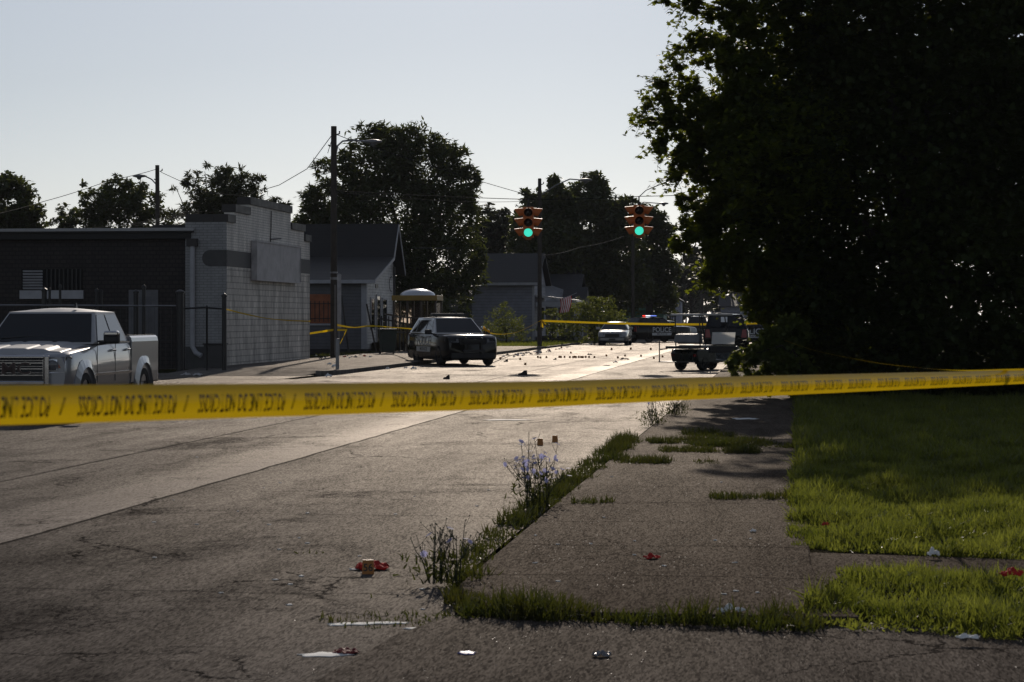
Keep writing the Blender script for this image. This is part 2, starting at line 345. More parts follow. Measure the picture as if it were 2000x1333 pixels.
# left sidewalk with kerb
mb = MB()
edge = [rp(66, -18.4), rp(66, -14.0), rp(62.6, -13.9), rp(62.3, -13.6), rp(63.0, KV - .2), rp(64, KV - .05)] + [rp(s, KV + .02 * math.sin(s)) for s in (67, 70, 76, 84, 92, 100, 108, 116)] + [rp(118, KV - .3), rp(118, -18.4)]
mb.prism(edge, -.05, .13, lambda p, q, t: (p, q, t)); mb.hexa([tuple(RD(s, v, z)) for z0, z1 in ((-.05, -.05), (.012, .126)) for s, v, z in ((61, -18.4, z0), (61, -13.95, z0), (65.99, -13.95, z1), (65.99, -18.4, z1))]); struct(mb.build('left_sidewalk', M_walk2, bevel=.02))
mb = MB(); mb.prism([rp(119, KV - .1), rp(400, KV - .1), rp(400, -16), rp(119, -16)], -.05, .1, lambda p, q, t: (p, q, t)); struct(mb.build('far_sidewalk', M_walk2))
# right sidewalk and driveway crossing in the foreground
pw = [gp(905, 1158, .05), gp(960, 1085, .05), rp(20.5, -2.02), rp(60, -2.0), rp(60, .12), rp(16, .12)] 
pw = [rp(12.0, -1.6), rp(12.6, -1.9), rp(13.2, -2.02), rp(20, -2.05), rp(75, -2.05), rp(75, .16), rp(14.6, .16), rp(13.6, .2), rp(12.0, .4)]
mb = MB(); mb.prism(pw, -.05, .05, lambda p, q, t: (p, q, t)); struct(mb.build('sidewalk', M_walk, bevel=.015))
mb = MB(); mb.prism([rp(-30, -2.60), gp(560, 1420), gp(620, 1333), gp(776, 1243), gp(880, 1209), gp(1100, 1216), gp(1300, 1224), gp(1500, 1232), gp(1780, 1244), gp(2100, 1260), rp(10.9, 20), rp(-30, 20)], -.05, .018, lambda p, q, t: (p, q, t)); struct(mb.build('driveway', M_drive, bevel=.01))
sheet('lawn_soil', [rp(12.2, .14), rp(140, .14), rp(140, 60), rp(11.5, 60)], .03, M_dirt)
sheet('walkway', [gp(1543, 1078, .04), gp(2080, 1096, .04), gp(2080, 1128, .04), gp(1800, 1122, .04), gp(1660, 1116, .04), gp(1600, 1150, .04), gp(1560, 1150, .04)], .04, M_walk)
sheet('verge_soil', [gp(880, 1158), gp(960, 1085), gp(1010, 1150), gp(1100, 1190), gp(1300, 1206), gp(1600, 1200), gp(1600, 1236), gp(1300, 1222), gp(1100, 1214), gp(890, 1206)], .012, M_dirt)
# ------------------------------------------------------------------ brick shop on the left
M_white = brickmat('white_painted_brick', (.84, .79, .72), (.76, .71, .65), (.5, .47, .43), .26, .09, gap=.012, stain=.35)
M_block = brickmat('white_painted_block', (.80, .74, .67), (.66, .61, .55), (.44, .41, .37), .42, .205, gap=.014, stain=.6, bump=.9)
M_wside = brickmat('white_brick_shaded_side', (.33, .33, .33), (.29, .29, .29), (.2, .2, .2), .26, .09, gap=.010, axis='XZ', stain=.2)  # same white paint as the front, darkened: this wall's shade is in the colour
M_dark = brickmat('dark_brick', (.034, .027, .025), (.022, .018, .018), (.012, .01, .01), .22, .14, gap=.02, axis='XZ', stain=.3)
M_cap = mat('dark_coping_tile', (.03, .027, .026), rough=.6)
M_grey = mat('grey_sign_panel', (.42, .40, .40), rough=.7, var=.3, scale=2.2)
M_band = mat('dark_grey_paint', (.065, .064, .064), rough=.7)
M_metal = mat('black_iron', (.012, .012, .013), rough=.45, metal=.0)
M_galv = mat('galvanised_steel', (.22, .22, .23), rough=.4, metal=.7)
M_whitep = mat('white_trim_paint', (.36, .36, .38), rough=.55, var=.15)
M_glass = glassmat('dark_glass')
M_roofblk = mat('black_roofing', (.02, .02, .02), rough=.8)
def frame_at(name, label, cat, p, group=None): return thing(name, label, cat, (p[0], p[1], 0), -TH, group)
# local frame: +y along the road away from camera, +x towards the road
b = frame_at('brick_shop', 'low brick shop with stepped white painted front and blank grey sign panel', 'building', (-9.38, 70.7))
LEN = 12.4
prof = [(0, 0), (LEN, 0), (LEN, 4.62), (11.4, 4.62), (11.4, 4.98), (9.2, 4.98), (9.2, 5.58), (3.0, 5.58), (3.0, 5.22), (.98, 5.22), (.98, 4.85), (0, 4.85)]
mb = MB()
lo = [(0, 0), (LEN, 0), (LEN, 3.35), (0, 3.35)]
mb.prism(lo, -.35, 0, lambda p, q, t: (t, p, q)); mb.cur = 1
up = [(0, 3.35), (LEN, 3.35)] + prof[2:]
mb.prism(up, -.35, 0, lambda p, q, t: (t, p, q))
mb.build('front_wall', [M_block, M_white], b)
mb = MB()
for (y0, y1, z) in ((-.04, .98, 4.85), (.94, 3.0, 5.22), (2.96, 9.24, 5.58), (9.2, 11.44, 4.98), (11.4, LEN + .04, 4.62)):
    mb.b2((-.42, y0, z + .004), (.06, y1, z + .26))
mb.build('coping', M_cap, b)
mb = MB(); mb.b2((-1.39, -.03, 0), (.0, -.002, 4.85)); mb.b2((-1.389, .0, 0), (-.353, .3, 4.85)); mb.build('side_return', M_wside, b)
mb = MB(); mb.b2((-1.38, -.05, 4.854), (-.424, .36, 5.11)); mb.build('coping', M_cap, b)
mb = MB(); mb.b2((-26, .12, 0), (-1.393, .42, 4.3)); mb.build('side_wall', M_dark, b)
mb = MB(); mb.b2((-26, -.12, 4.304), (-1.2, .5, 4.5)); mb.b2((-26, -.18, 4.503), (-1.1, 12, 4.63)); mb.build('flat_roof', M_roofblk, b)
mb = MB(); mb.b2((-26, -.22, 4.56), (-1.05, -.183, 4.66)); mb.build('roof_edge', M_galv, b)
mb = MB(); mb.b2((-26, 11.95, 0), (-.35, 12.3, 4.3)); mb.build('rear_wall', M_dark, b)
# painted band that wraps round the corner with a rounded end
mb = MB(); mb.b2((.004, .0, 3.39), (.012, LEN, 3.93)); mb.build('painted_band', M_band, b)
mb = MB(); pts = [(.004, 3.39), (.004, 3.93)] + [(-.55 + .27 * math.cos(a), 3.66 + .27 * math.sin(a)) for a in np.linspace(math.pi / 2, 3 * math.pi / 2, 12)]
mb.prism(pts, -.045, -.034, lambda p, q, t: (p, t, q)); mb.build('painted_band', M_band, b)
mb = MB(); mb.b2((.014, 3.2, 2.98), (.2, 9.9, 4.36)); sp = mb.build('sign_panel', M_grey, b, bevel=.01)
mb = MB(); [mb.b2((.202, 3.2, z), (.225, 9.9, z + .05)) for z in (2.98, 4.31)]; [mb.b2((.202, y, 3.033), (.224, y + .05, 4.307)) for y in (3.2, 9.85)]; mb.build('frame', M_grey, sp)
mb = MB(); mb.tube([(.03, 5.9, 4.40), (.03, 6.0, 4.9), (.05, 5.95, 5.5)], .02, 6); mb.tube([(.03, 6, 4.5), (.2, 6.8, 4.55)], .025, 6); mb.build('conduit', M_metal, b)
mb = MB(); mb.tube([(-1.12, -.14, 4.3), (-1.12, -.14, .75), (-1.0, -.16, .55), (-.8, -.2, .45)], .085, 10); mb.build('downspout', M_whitep, b)
mb = MB(); mb.b2((-1.3, -.24, 4.05), (-.95, -.033, 4.3)); mb.build('rain_head', M_cap, b)
# window with louvres, sill, door
M_band2 = mat('matte_window', (.012, .012, .013), rough=.6, spec=.1)  # dark pane without gloss, keeps out the pale horizon reflection
wx = lambda px: (px - 1000) / F * 71.3 + 9.38
w = MB().b2((wx(33), .09, 2.62), (wx(156), .117, 3.32)).build('window', M_band2, b)
mb = MB(); x0, x1 = wx(36), wx(76)
for k in range(7): mb.box(((x0 + x1) / 2, .075, 2.68 + k * .095), (x1 - x0, .02, .06), (.5, 0, 0))
mb.build('louvre', M_whitep, w)
mb = MB(); [mb.b2((x, .06, 2.62), (x + .04, .087, 3.32)) for x in np.linspace(wx(84), wx(152), 9)]; mb.build('window_bars', M_metal, w)
mb = MB(); mb.b2((wx(30), .03, 2.33), (wx(159), .118, 2.61)); mb.build('sill', M_whitep, w)
d = MB().b2((wx(250), .085, .05), (wx(309), .118, 2.62)).build('door', mat('grey_door_paint', (.11, .11, .12), rough=.5), b)
mb = MB(); mb.b2((wx(262), .07, 1.2), (wx(297), .083, 2.4)); mb.build('door_panel', mat('grey_door_panel', (.09, .09, .1), rough=.5), d)
mb = MB(); mb.b2((-1.38, -.045, 0), (-.6, -.034, .75)); mb.build('base_paint', M_band, b)
# ------------------------------------------------------------------ iron fence in front of the shop side
f = thing('iron_fence', 'black iron fence posts and pipe rail standing beside the dark brick wall', 'fence', (0, 0, 0))
FY = 66.0
def fx(px): return (px - 1000) / F * FY
def fz(py): return EYE - (py - HZ) / F * FY
for px, wdt, top in ((87, 10, 562), (98, 5, 562), (117, 5, 555), (190, 6, 563), (198, 5, 565), (266, 10, 566), (282, 7, 556), (352, 15, 566), (405, 4, 596), (438, 9, 573)):
    mb = MB(); x = fx(px); r = wdt / 2 / F * FY; z = fz(top)
    mb.lathe([(r, -.02), (r, z - .12), (r * 1.25, z - .11), (r * 1.25, z - .06), (r * .8, z - .03), (r * .2, z)], 10, Matrix.Translation((x, FY + random.uniform(-.1, .1), 0)))
    mb.build('post', M_metal, f, smooth=40)
mb = MB(); mb.tube([(fx(-60), FY - .12, fz(596.5)), (fx(100), FY - .12, fz(597)), (fx(345), FY - .12, fz(598))], .026, 8); mb.build('rail', M_galv, f)
mb = MB(); mb.tube([(fx(358), FY + .05, fz(603)), (fx(400), FY + .1, fz(601)), (fx(440), FY, fz(604))], .028, 8); mb.build('rail', M_metal, f)
mb = MB()
for px in np.linspace(2, 345, 32):
    mb.tube([(fx(px), FY + .1, .1), (fx(px), FY + .1, fz(600))], .006, 4)
for z in (.12, 1.0): mb.b2((fx(0), FY + .09, z), (fx(345), FY + .11, z + .02))
mb.build('pickets', M_metal, f)
mb = MB(); mb.b2((fx(384), FY + 1.5, 0), (fx(426), FY + 2.1, .85)); mb.b2((fx(382), FY + 1.45, .853), (fx(428), FY + 2.15, .9)); tag(mb.build('utility_box', M_band, bevel=.02), 'dark low utility box against the white brick side wall', 'box')
# ------------------------------------------------------------------ grey house with steep gable
M_shing = linemat('dark_shingles', (.014, .013, .013), .16, 'Z', dark=.5)
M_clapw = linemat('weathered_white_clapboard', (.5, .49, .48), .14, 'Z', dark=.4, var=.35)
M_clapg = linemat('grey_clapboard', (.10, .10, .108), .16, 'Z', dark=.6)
M_ply = mat('orange_plywood', (.30, .10, .045), rough=.8, var=.3)
h = frame_at('gabled_house', 'grey clapboard house with steep front gable and orange boarded window', 'house', (-6.99, 103.0))
HW = 12.0
gab = [(0, .2), (7.2, .2), (7.2, 4.35), (5.85, 6.15), (4.65, 4.55), (0, 3.42)]
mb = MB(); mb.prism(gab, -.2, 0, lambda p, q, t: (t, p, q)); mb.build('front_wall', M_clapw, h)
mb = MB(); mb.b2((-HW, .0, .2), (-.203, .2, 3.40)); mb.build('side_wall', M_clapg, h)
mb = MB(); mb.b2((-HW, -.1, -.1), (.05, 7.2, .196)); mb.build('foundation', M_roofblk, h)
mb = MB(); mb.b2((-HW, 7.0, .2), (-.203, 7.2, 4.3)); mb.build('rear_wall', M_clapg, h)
mb = MB(); rl = [(-.45, 3.40), (4.6, 4.62), (5.88, 6.32), (7.75, 3.92), (7.75, 4.05), (5.88, 6.46), (4.52, 4.74), (-.45, 3.54)]
mb.prism(rl, -HW - .3, .5, lambda p, q, t: (t, p, q)); mb.build('roof', M_shing, h)
mb = MB(); fa = [(-.47, 3.36), (4.62, 4.58), (5.88, 6.27), (7.78, 3.86), (7.78, 4.0), (5.88, 6.42), (4.53, 4.70), (-.47, 3.50)]
mb.prism(fa, .503, .545, lambda p, q, t: (t, p, q)); mb.build('rake_board', M_whitep, h)
mb = MB(); mb.b2((-HW - .3, -.5, 3.34), (.5, -.453, 3.52)); mb.build('eave_board', M_whitep, h)
mb = MB(); mb.b2((-.23, -.03, .2), (.03, -.003, 3.36)); mb.b2((.003, .0, .2), (.03, .22, 3.4)); mb.build('corner_board', M_whitep, h)
hx = lambda px: (px - 1000) / F * 103 + 6.99
hz_ = lambda py: EYE - (py - HZ) / F * 103
w = MB().b2((hx(602), -.03, hz_(632)), (hx(645), -.003, hz_(575))).build('boarded_window', M_ply, h)
mb = MB(); [mb.b2((x, -.06, hz_(629)), (x + .03, -.033, hz_(588))) for x in np.linspace(hx(604), hx(657), 7)]; [mb.b2((hx(600), -.09, z), (hx(668), -.063, z + .03)) for z in (hz_(594), hz_(623))]; mb.build('window_bars', M_metal, w)
mb = MB(); mb.b2((hx(600), -.06, hz_(636)), (hx(648), -.031, hz_(632.5))); mb.build('sill', M_whitep, w)
for (y0, y1, z0, z1, nm) in ((1.1, 2.0, 1.2, 2.6, 'window'), (2.6, 3.5, .35, 2.75, 'door'), (4.1, 5.2, 1.1, 2.6, 'window')):
    w = MB().b2((.004, y0, z0), (.03, y1, z1)).build(nm, M_glass, h)
    mb = MB(); mb.b2((.004, y0 - .1, z0 - .1), (.05, y0 - .003, z1 + .1)); mb.b2((.004, y1 + .003, z0 - .1), (.05, y1 + .1, z1 + .1)); mb.b2((.004, y0, z1 + .003), (.05, y1, z1 + .1)); mb.build('frame', M_whitep, w)
mb = MB(); mb.b2((.004, 2.3, 3.15), (.03, 2.9, 3.35)); mb.build('vent', M_metal, h)
mb = MB(); mb.tube([(.1, 6.9, 4.3), (.1, 6.9, .3)], .06, 8); mb.build('downspout', M_metal, h)
mb = MB(); mb.tube([(.08, 6.3 + .7 * math.cos(a), 3.4 + .38 * math.sin(a)) for a in np.linspace(1.2, 4.6, 12)], .018, 5); mb.build('service_cable', M_metal, h)
mb = MB(); mb.b2((.05, 1.2, .0), (1.6, 5.4, .5)); mb.build('porch_step', M_dirt, h)
# ramp railing beside the house
r = thing('porch_railing', 'dark wooden ramp railing with pale top edge between house and shelter', 'railing', (0, 0, 0))
for k, (xa, ya, xb, yb) in enumerate(((740, 622, 800, 634), (752, 614, 778, 618), (770, 619, 845, 623), (762, 648, 848, 654))):
    mb = MB(); A, B = W(xa, ya, 101), W(xb, yb, 103); mb.tube([A, B], .05, 4); mb.build('rail', mat('weathered_rail', (.10, .09, .085), rough=.5), r)
for px in np.linspace(745, 845, 15):
    t_ = (px - 745) / 100; A = W(px, 618 + 5 * t_, 101 + 2 * t_); mb = MB(); mb.b2((A.x - .03, A.y - .03, 0), (A.x + .03, A.y + .03, A.z + .02)); mb.build('baluster', M_metal, r)
# ------------------------------------------------------------------ bluish house with porch
M_blue = linemat('pale_blue_siding', (.20, .205, .245), .2, 'Z', dark=.65)
M_sh2 = linemat('black_shingles', (.008, .008, .009), .18, 'Z', dark=.6)
M_sh3 = linemat('grey_shingles', (.03, .03, .034), .18, 'Z', dark=.7)
Y2 = 144.0; X2 = (1043 - 1000) / F * Y2
zz = lambda py, Y: EYE - (py - HZ) / F * Y
h = frame_at('blue_house', 'pale blue sided house with black roof behind the second utility pole', 'house', (X2, Y2))
mb = MB(); mb.b2((-4.2, 0, 0), (0, 7, zz(558, Y2))); mb.build('wall', M_blue, h)
ez, rz_ = zz(556, Y2), zz(499, Y2 + 3.5)
mb = MB(); mb.prism([(-.5, ez), (3.5, rz_), (7.5, ez), (7.5, ez + .12), (3.5, rz_ + .14), (-.5, ez + .12)], -4.5, .35, lambda p, q, t: (t, p, q)); mb.build('roof', M_sh2, h)
mb = MB(); mb.prism([(0, ez), (7, ez), (3.5, rz_ - .05)], -.2, 0.003, lambda p, q, t: (t, p, q)); mb.prism([(0, ez), (7, ez), (3.5, rz_ - .05)], -4.2, -4.0, lambda p, q, t: (t, p, q)); mb.build('gable', M_blue, h)
mb = MB(); mb.b2((-4.5, -.56, ez - .06), (.35, -.503, ez + .12)); mb.build('eave_board', M_whitep, h)
mb = MB(); mb.b2((-.12, -.03, 0), (.03, -.003, ez - .1)); mb.build('corner_board', M_whitep, h)
mb = MB(); mb.b2((.1, 1, 0), (2.6, 6, .45)); mb.build('porch_floor', M_roofblk, h)
mb = MB(); mb.hexa([(.02, .6, 3.1), (2.8, .6, 2.75), (2.8, 6.2, 2.75), (.02, 6.2, 3.1), (.02, .6, 3.25), (2.8, .6, 2.9), (2.8, 6.2, 2.9), (.02, 6.2, 3.25)]); mb.build('porch_roof', mat('tin_porch_roof', (.3, .3, .31), rough=.35, metal=.6), h)
mb = MB(); mb.b2((.05, .55, 2.45), (2.75, .597, 2.75)); mb.build('porch_beam', M_whitep, h)
for x, y in ((.25, .7), (1.5, .7), (2.65, .7), (2.65, 5.9)):
    mb = MB(); mb.lathe([(.1, .45), (.1, .6), (.07, .7), (.06, 2.3), (.1, 2.42), (.1, 2.45)], 10, Matrix.Translation((x, y, 0))); mb.build('porch_column', M_whitep, h, smooth=40)
w = MB().b2((.004, 2, .5), (.05, 3, 2.4)).build('door', M_glass, h); w = MB().b2((.004, 4, 1.1), (.05, 5.4, 2.4)).build('window', M_glass, h)
mb = MB(); mb.b2((.006, 3.9, 1.0), (.07, 3.997, 2.5)); mb.b2((.006, 5.403, 1.0), (.07, 5.5, 2.5)); mb.b2((.006, 3.997, 2.403), (.07, 5.403, 2.5)); mb.build('frame', M_whitep, w)
# garage left of it
h = frame_at('small_garage', 'small grey garage with pale shingled roof under the spreading tree', 'garage', ((930 - 1000) / F * 146, 146))
ez, rz_ = zz(588, 146), zz(557, 148)
mb = MB(); mb.b2((-2.7, 0, 0), (0, 4, ez)); mb.build('wall', M_clapg, h)
mb = MB(); mb.prism([(-2.9, ez - .15), (-1.35, rz_ + .1), (.3, ez - .15), (.3, ez - .02), (-1.35, rz_ + .25), (-2.9, ez - .02)], -.3, 4.3, lambda p, q, t: (p, t, q)); mb.build('roof', mat('pale_shingle', (.2, .19, .18), rough=.4), h)  # roof in a paler shingle tone than the houses
mb = MB(); mb.prism([(-2.7, ez), (0, ez), (-1.35, rz_ + .08)], -.003, .1, lambda p, q, t: (p, t, q)); mb.build('gable', M_clapg, h)
mb = MB(); mb.b2((-2.3, -.03, 0), (-.9, -.003, 2.1)); mb.build('door', M_roofblk, h)
# grey roofed house further on
Y3 = 165.0
h = frame_at('grey_roof_house', 'tall grey roofed house rising behind the blue house porch', 'house', ((1128 - 1000) / F * Y3, Y3))
ez, rz_ = zz(540, Y3), zz(499, Y3 + 4)
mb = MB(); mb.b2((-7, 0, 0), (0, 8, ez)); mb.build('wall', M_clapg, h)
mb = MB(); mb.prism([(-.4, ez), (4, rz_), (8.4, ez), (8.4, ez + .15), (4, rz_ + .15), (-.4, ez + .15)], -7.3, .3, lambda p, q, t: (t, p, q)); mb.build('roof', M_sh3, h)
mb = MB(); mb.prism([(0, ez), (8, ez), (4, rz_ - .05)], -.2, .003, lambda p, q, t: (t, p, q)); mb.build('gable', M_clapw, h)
e2, r2 = zz(576, Y3 - 4), zz(539, Y3 - 2)
mb = MB(); mb.b2((-6, -4.5, 0), (.3, -.003, e2)); mb.build('wing_wall', M_clapg, h)
mb = MB(); mb.prism([(-5, e2), (-2.2, r2), (.2, e2), (.2, e2 + .12), (-2.2, r2 + .12), (-5, e2 + .12)], -6.2, .7, lambda p, q, t: (t, p, q)); mb.build('wing_roof', M_sh3, h)
e2, r2 = zz(590, Y3 - 6), zz(561, Y3 - 5)
mb = MB(); mb.prism([(-7, e2 - .4), (-5.4, r2), (-3.8, e2 - .4)], -.5, 1.3, lambda p, q, t: (t, p, q)); mb.build('dormer', M_sh3, h)
mb = MB(); mb.hexa([(-2.4, -9.5, 2.55), (.2, -9.5, 2.4), (.2, -4.6, 3.4), (-2.4, -4.6, 4.3), (-2.4, -9.5, 2.68), (.2, -9.5, 2.5), (.2, -4.6, 3.52), (-2.4, -4.6, 4.42)]); mb.build('lean_to_roof', mat('tin_porch_roof', (.3, .3, .31)), h)
# small far buildings
h = frame_at('white_shed', 'narrow white gabled shed far down the street beyond patrol cars', 'shed', ((1330 - 1000) / F * 215, 215))
mb = MB(); ez, rz_ = zz(588, 215), zz(580, 215); mb.b2((-1.5, 0, 0), (0, 3, ez)); mb.build('wall', mat('white_shed_paint', (.28, .29, .36), rough=.7), h)
mb = MB(); mb.prism([(-1.7, ez - .08), (-.75, rz_), (.2, ez - .08), (.2, ez + .02), (-.75, rz_ + .12), (-1.7, ez + .02)], -.2, 3.2, lambda p, q, t: (p, t, q)); mb.build('roof', M_sh3, h)
mb = MB(); mb.b2((-1.35, -.03, 0), (-1.0, -.003, 1.9)); mb.build('door', M_roofblk, h)
h = frame_at('teal_building', 'low teal painted building behind the far patrol car', 'building', ((1296 - 1000) / F * 185, 185))
mb = MB(); mb.b2((-6, 0, 0), (0, 5, zz(604, 185) - .1)); mb.build('wall', mat('teal_paint', (.05, .15, .12), rough=.6), h)
mb = MB(); mb.b2((-6.2, -.2, zz(604, 185) - .096), (.2, 5.2, zz(602, 185))); mb.build('roof', mat('pale_teal_trim', (.1, .24, .19), rough=.6), h)
mb = MB(); mb.b2((-3.6, -.03, 0), (-.4, -.003, 1.45)); mb.build('garage_door', M_clapg, h)
h = frame_at('distant_house', 'hazy grey house at the end of the street behind trees', 'house', ((1480 - 1000) / F * 290, 290))
mb = MB(); mb.b2((-5, 0, 0), (3, 8, zz(600, 290))); mb.build('wall', M_blue, h)
mb = MB(); e2, r2 = zz(600, 290), zz(575, 290); mb.prism([(-.5, e2), (4, r2), (8.5, e2), (8.5, e2 + .1), (4, r2 + .1), (-.5, e2 + .1)], -5.3, 3.3, lambda p, q, t: (t, p, q)); mb.build('roof', M_sh3, h)
# ------------------------------------------------------------------ vehicles
M_black = mat('black_car_paint', (.004, .004, .0045), rough=.12, var=.1, rvar=.02, coat=.0, spec=.35)
M_silver = mat('silver_car_paint', (.22, .22, .23), rough=.3, metal=.6, var=.08, rvar=.03, coat=1.)
M_truckp = mat('pale_silver_truck_paint', (.27, .275, .295), rough=.3, metal=.5, var=.05, rvar=.03, coat=1.)
M_wcar = mat('white_car_paint', (.6, .6, .6), rough=.3, var=.05, coat=1.)
M_tyre = mat('tyre_rubber', (.012, .012, .012), rough=.85)
M_rim = mat('alloy_rim', (.25, .25, .26), rough=.35, metal=.8)
M_drim = mat('steel_black_rim', (.03, .03, .03), rough=.4, metal=.5)
M_chrome = mat('chrome_trim', (.5, .5, .52), rough=.12, metal=1., var=.05, rvar=.03)
M_plast = mat('black_plastic', (.014, .014, .015), rough=.55)
M_lens = mat('headlight_glass', (.12, .12, .125), rough=.08, var=.3, scale=12)
M_amber = mat('amber_lens', (.35, .08, .01), rough=.2)
M_red = mat('red_lens', (.22, .008, .006), rough=.2)
M_carg = glassmat('car_glass', (.008, .01, .013), rough=.03)
M_decal = mat('white_decal', (.55, .55, .55), rough=.5, var=.05)
M_decalk = mat('black_decal', (.01, .01, .01), rough=.5)
M_paper = mat('white_paper', (.78, .78, .76), rough=.8, var=.1)
def wheel(par, x, y, r, wd, side, rim, spokes=6, name='wheel'):
    MY = Matrix.Translation((x, y, r)) @ Matrix.Rotation(R(-90 * side), 4, 'X')     # lathe axis z -> outward
    mb = MB(); h = wd / 2
    mb.lathe([(r * .62, -h), (r * .9, -h), (r * .985, -h * .75), (r, -h * .5), (r, h * .5), (r * .985, h * .75), (r * .9, h), (r * .64, h), (r * .62, h * .9)], 28, MY, closed=True)
    t = mb.build(name, M_tyre, par, smooth=40)
    mb = MB(); mb.lathe([(r * .05, h * .1), (r * .6, h * .1), (r * .64, h * .8), (r * .6, h * .86), (r * .57, h * .35), (r * .1, h * .35)], 28, MY)
    for k in range(spokes):
        a = 2 * math.pi * k / spokes
        mb.add(*(lambda m: (m.v, m.f))(MB().box((r * .33, 0, h * .55), (r * .52, r * .13, h * .3))), M=MY @ Matrix.Rotation(a, 4, 'Z'))
    mb.lathe([(r * .14, h * .4), (r * .14, h * .8), (r * .1, h * .85)], 14, MY)
    mb.build('rim', rim, t, smooth=40)
    return t
def ring(x, zb, zt, w, crown=.03, sh=.0):
    zm = zb + (zt - zb) * .55
    hf = [(0, zb), (w * .86, zb), (w * .96, zb + .05), (w * .995, zb + .2), (w, zm), (w * .985, zt - .12), (w * .95, zt - .03), (w * .88, zt), (w * .5, zt + crown * .8), (0, zt + crown)]
    return [(x, y, z) for y, z in hf] + [(x, -y, z) for y, z in hf[-2:0:-1]]
def wellcut(x, y, r, wd):
    mb = MB(); mb.lathe([(r, -wd / 2), (r, wd / 2)], 28, Matrix.Translation((x, y, r * .93)) @ Matrix.Rotation(R(90), 4, 'X')); return mb.build('cutter', M_plast)
class Cab:
    def __init__(s, xb0, xt0, xt1, xb1, zb, zt, wb, wt): s.__dict__.update(locals())
    def ys(s, z): return s.wb + (s.wt - s.wb) * (z - s.zb) / (s.zt - s.zb)
    def body(s, crown=.05):
        v = []; 
        for sx in (1, -1): v += [(s.xb0, sx * s.wb, s.zb), (s.xt0, sx * s.wt, s.zt), (s.xt1, sx * s.wt, s.zt), (s.xb1, sx * s.wb, s.zb)]
        f = [(0, 1, 2, 3), (7, 6, 5, 4), (0, 4, 5, 1), (3, 2, 6, 7), (0, 3, 7, 4)]
        # crowned roof
        n = len(v); nx, ny = 6, 6
        for i in range(nx + 1):
            for j in range(ny + 1):
                x = s.xt0 + (s.xt1 - s.xt0) * i / nx; q = j / ny * 2 - 1
                v.append((x, s.wt * q, s.zt + crown * (1 - q * q) * (math.sin(math.pi * i / nx) ** .5 if 0 < i < nx else 0)))
        for i in range(nx):
            for j in range(ny): a = n + i * (ny + 1) + j; f.append((a, a + 1, a + ny + 2, a + ny + 1))
        m = MB(); m.add(v, f); return m
    def side(s, poly, sgn, off=.006, t=.008):
        pts = [(x, sgn * (s.ys(z) + off), z) for x, z in poly]; return MB().plate(pts, (0, sgn, .2), t)
    def front(s, y0, y1, t0, t1, rear=False, off=.006, t=.008):
        xa, xb = (s.xb1, s.xt1) if rear else (s.xb0, s.xt0)
        def q(u, f):
            z = s.zb + (s.zt - s.zb) * u; return Vector((xa + (xb - xa) * u, f * s.ys(z), z))
        d = Vector((xb - xa, 0, s.zt - s.zb)).normalized(); nrm = Vector((d.z, 0, -d.x)) * (-1 if rear else 1)
        if (nrm.x > 0) == rear: nrm = -nrm
        return MB().plate([p + nrm * off for p in (q(t0, y0), q(t0, y1), q(t1, y1), q(t1, y0))], nrm, t)
def decal(par, body, size, x, y, z, sgn, m, name='lettering', sx=1., sz=1.):
    v, f = text_geo(body, size); k = 1 if sgn < 0 else -1
    vs = [(x + k * a * sx, y, z + b * sz) for a, b, _ in v]
    mb = MB(); mb.add(vs, f); return mb.build(name, m, par, recalc=False)
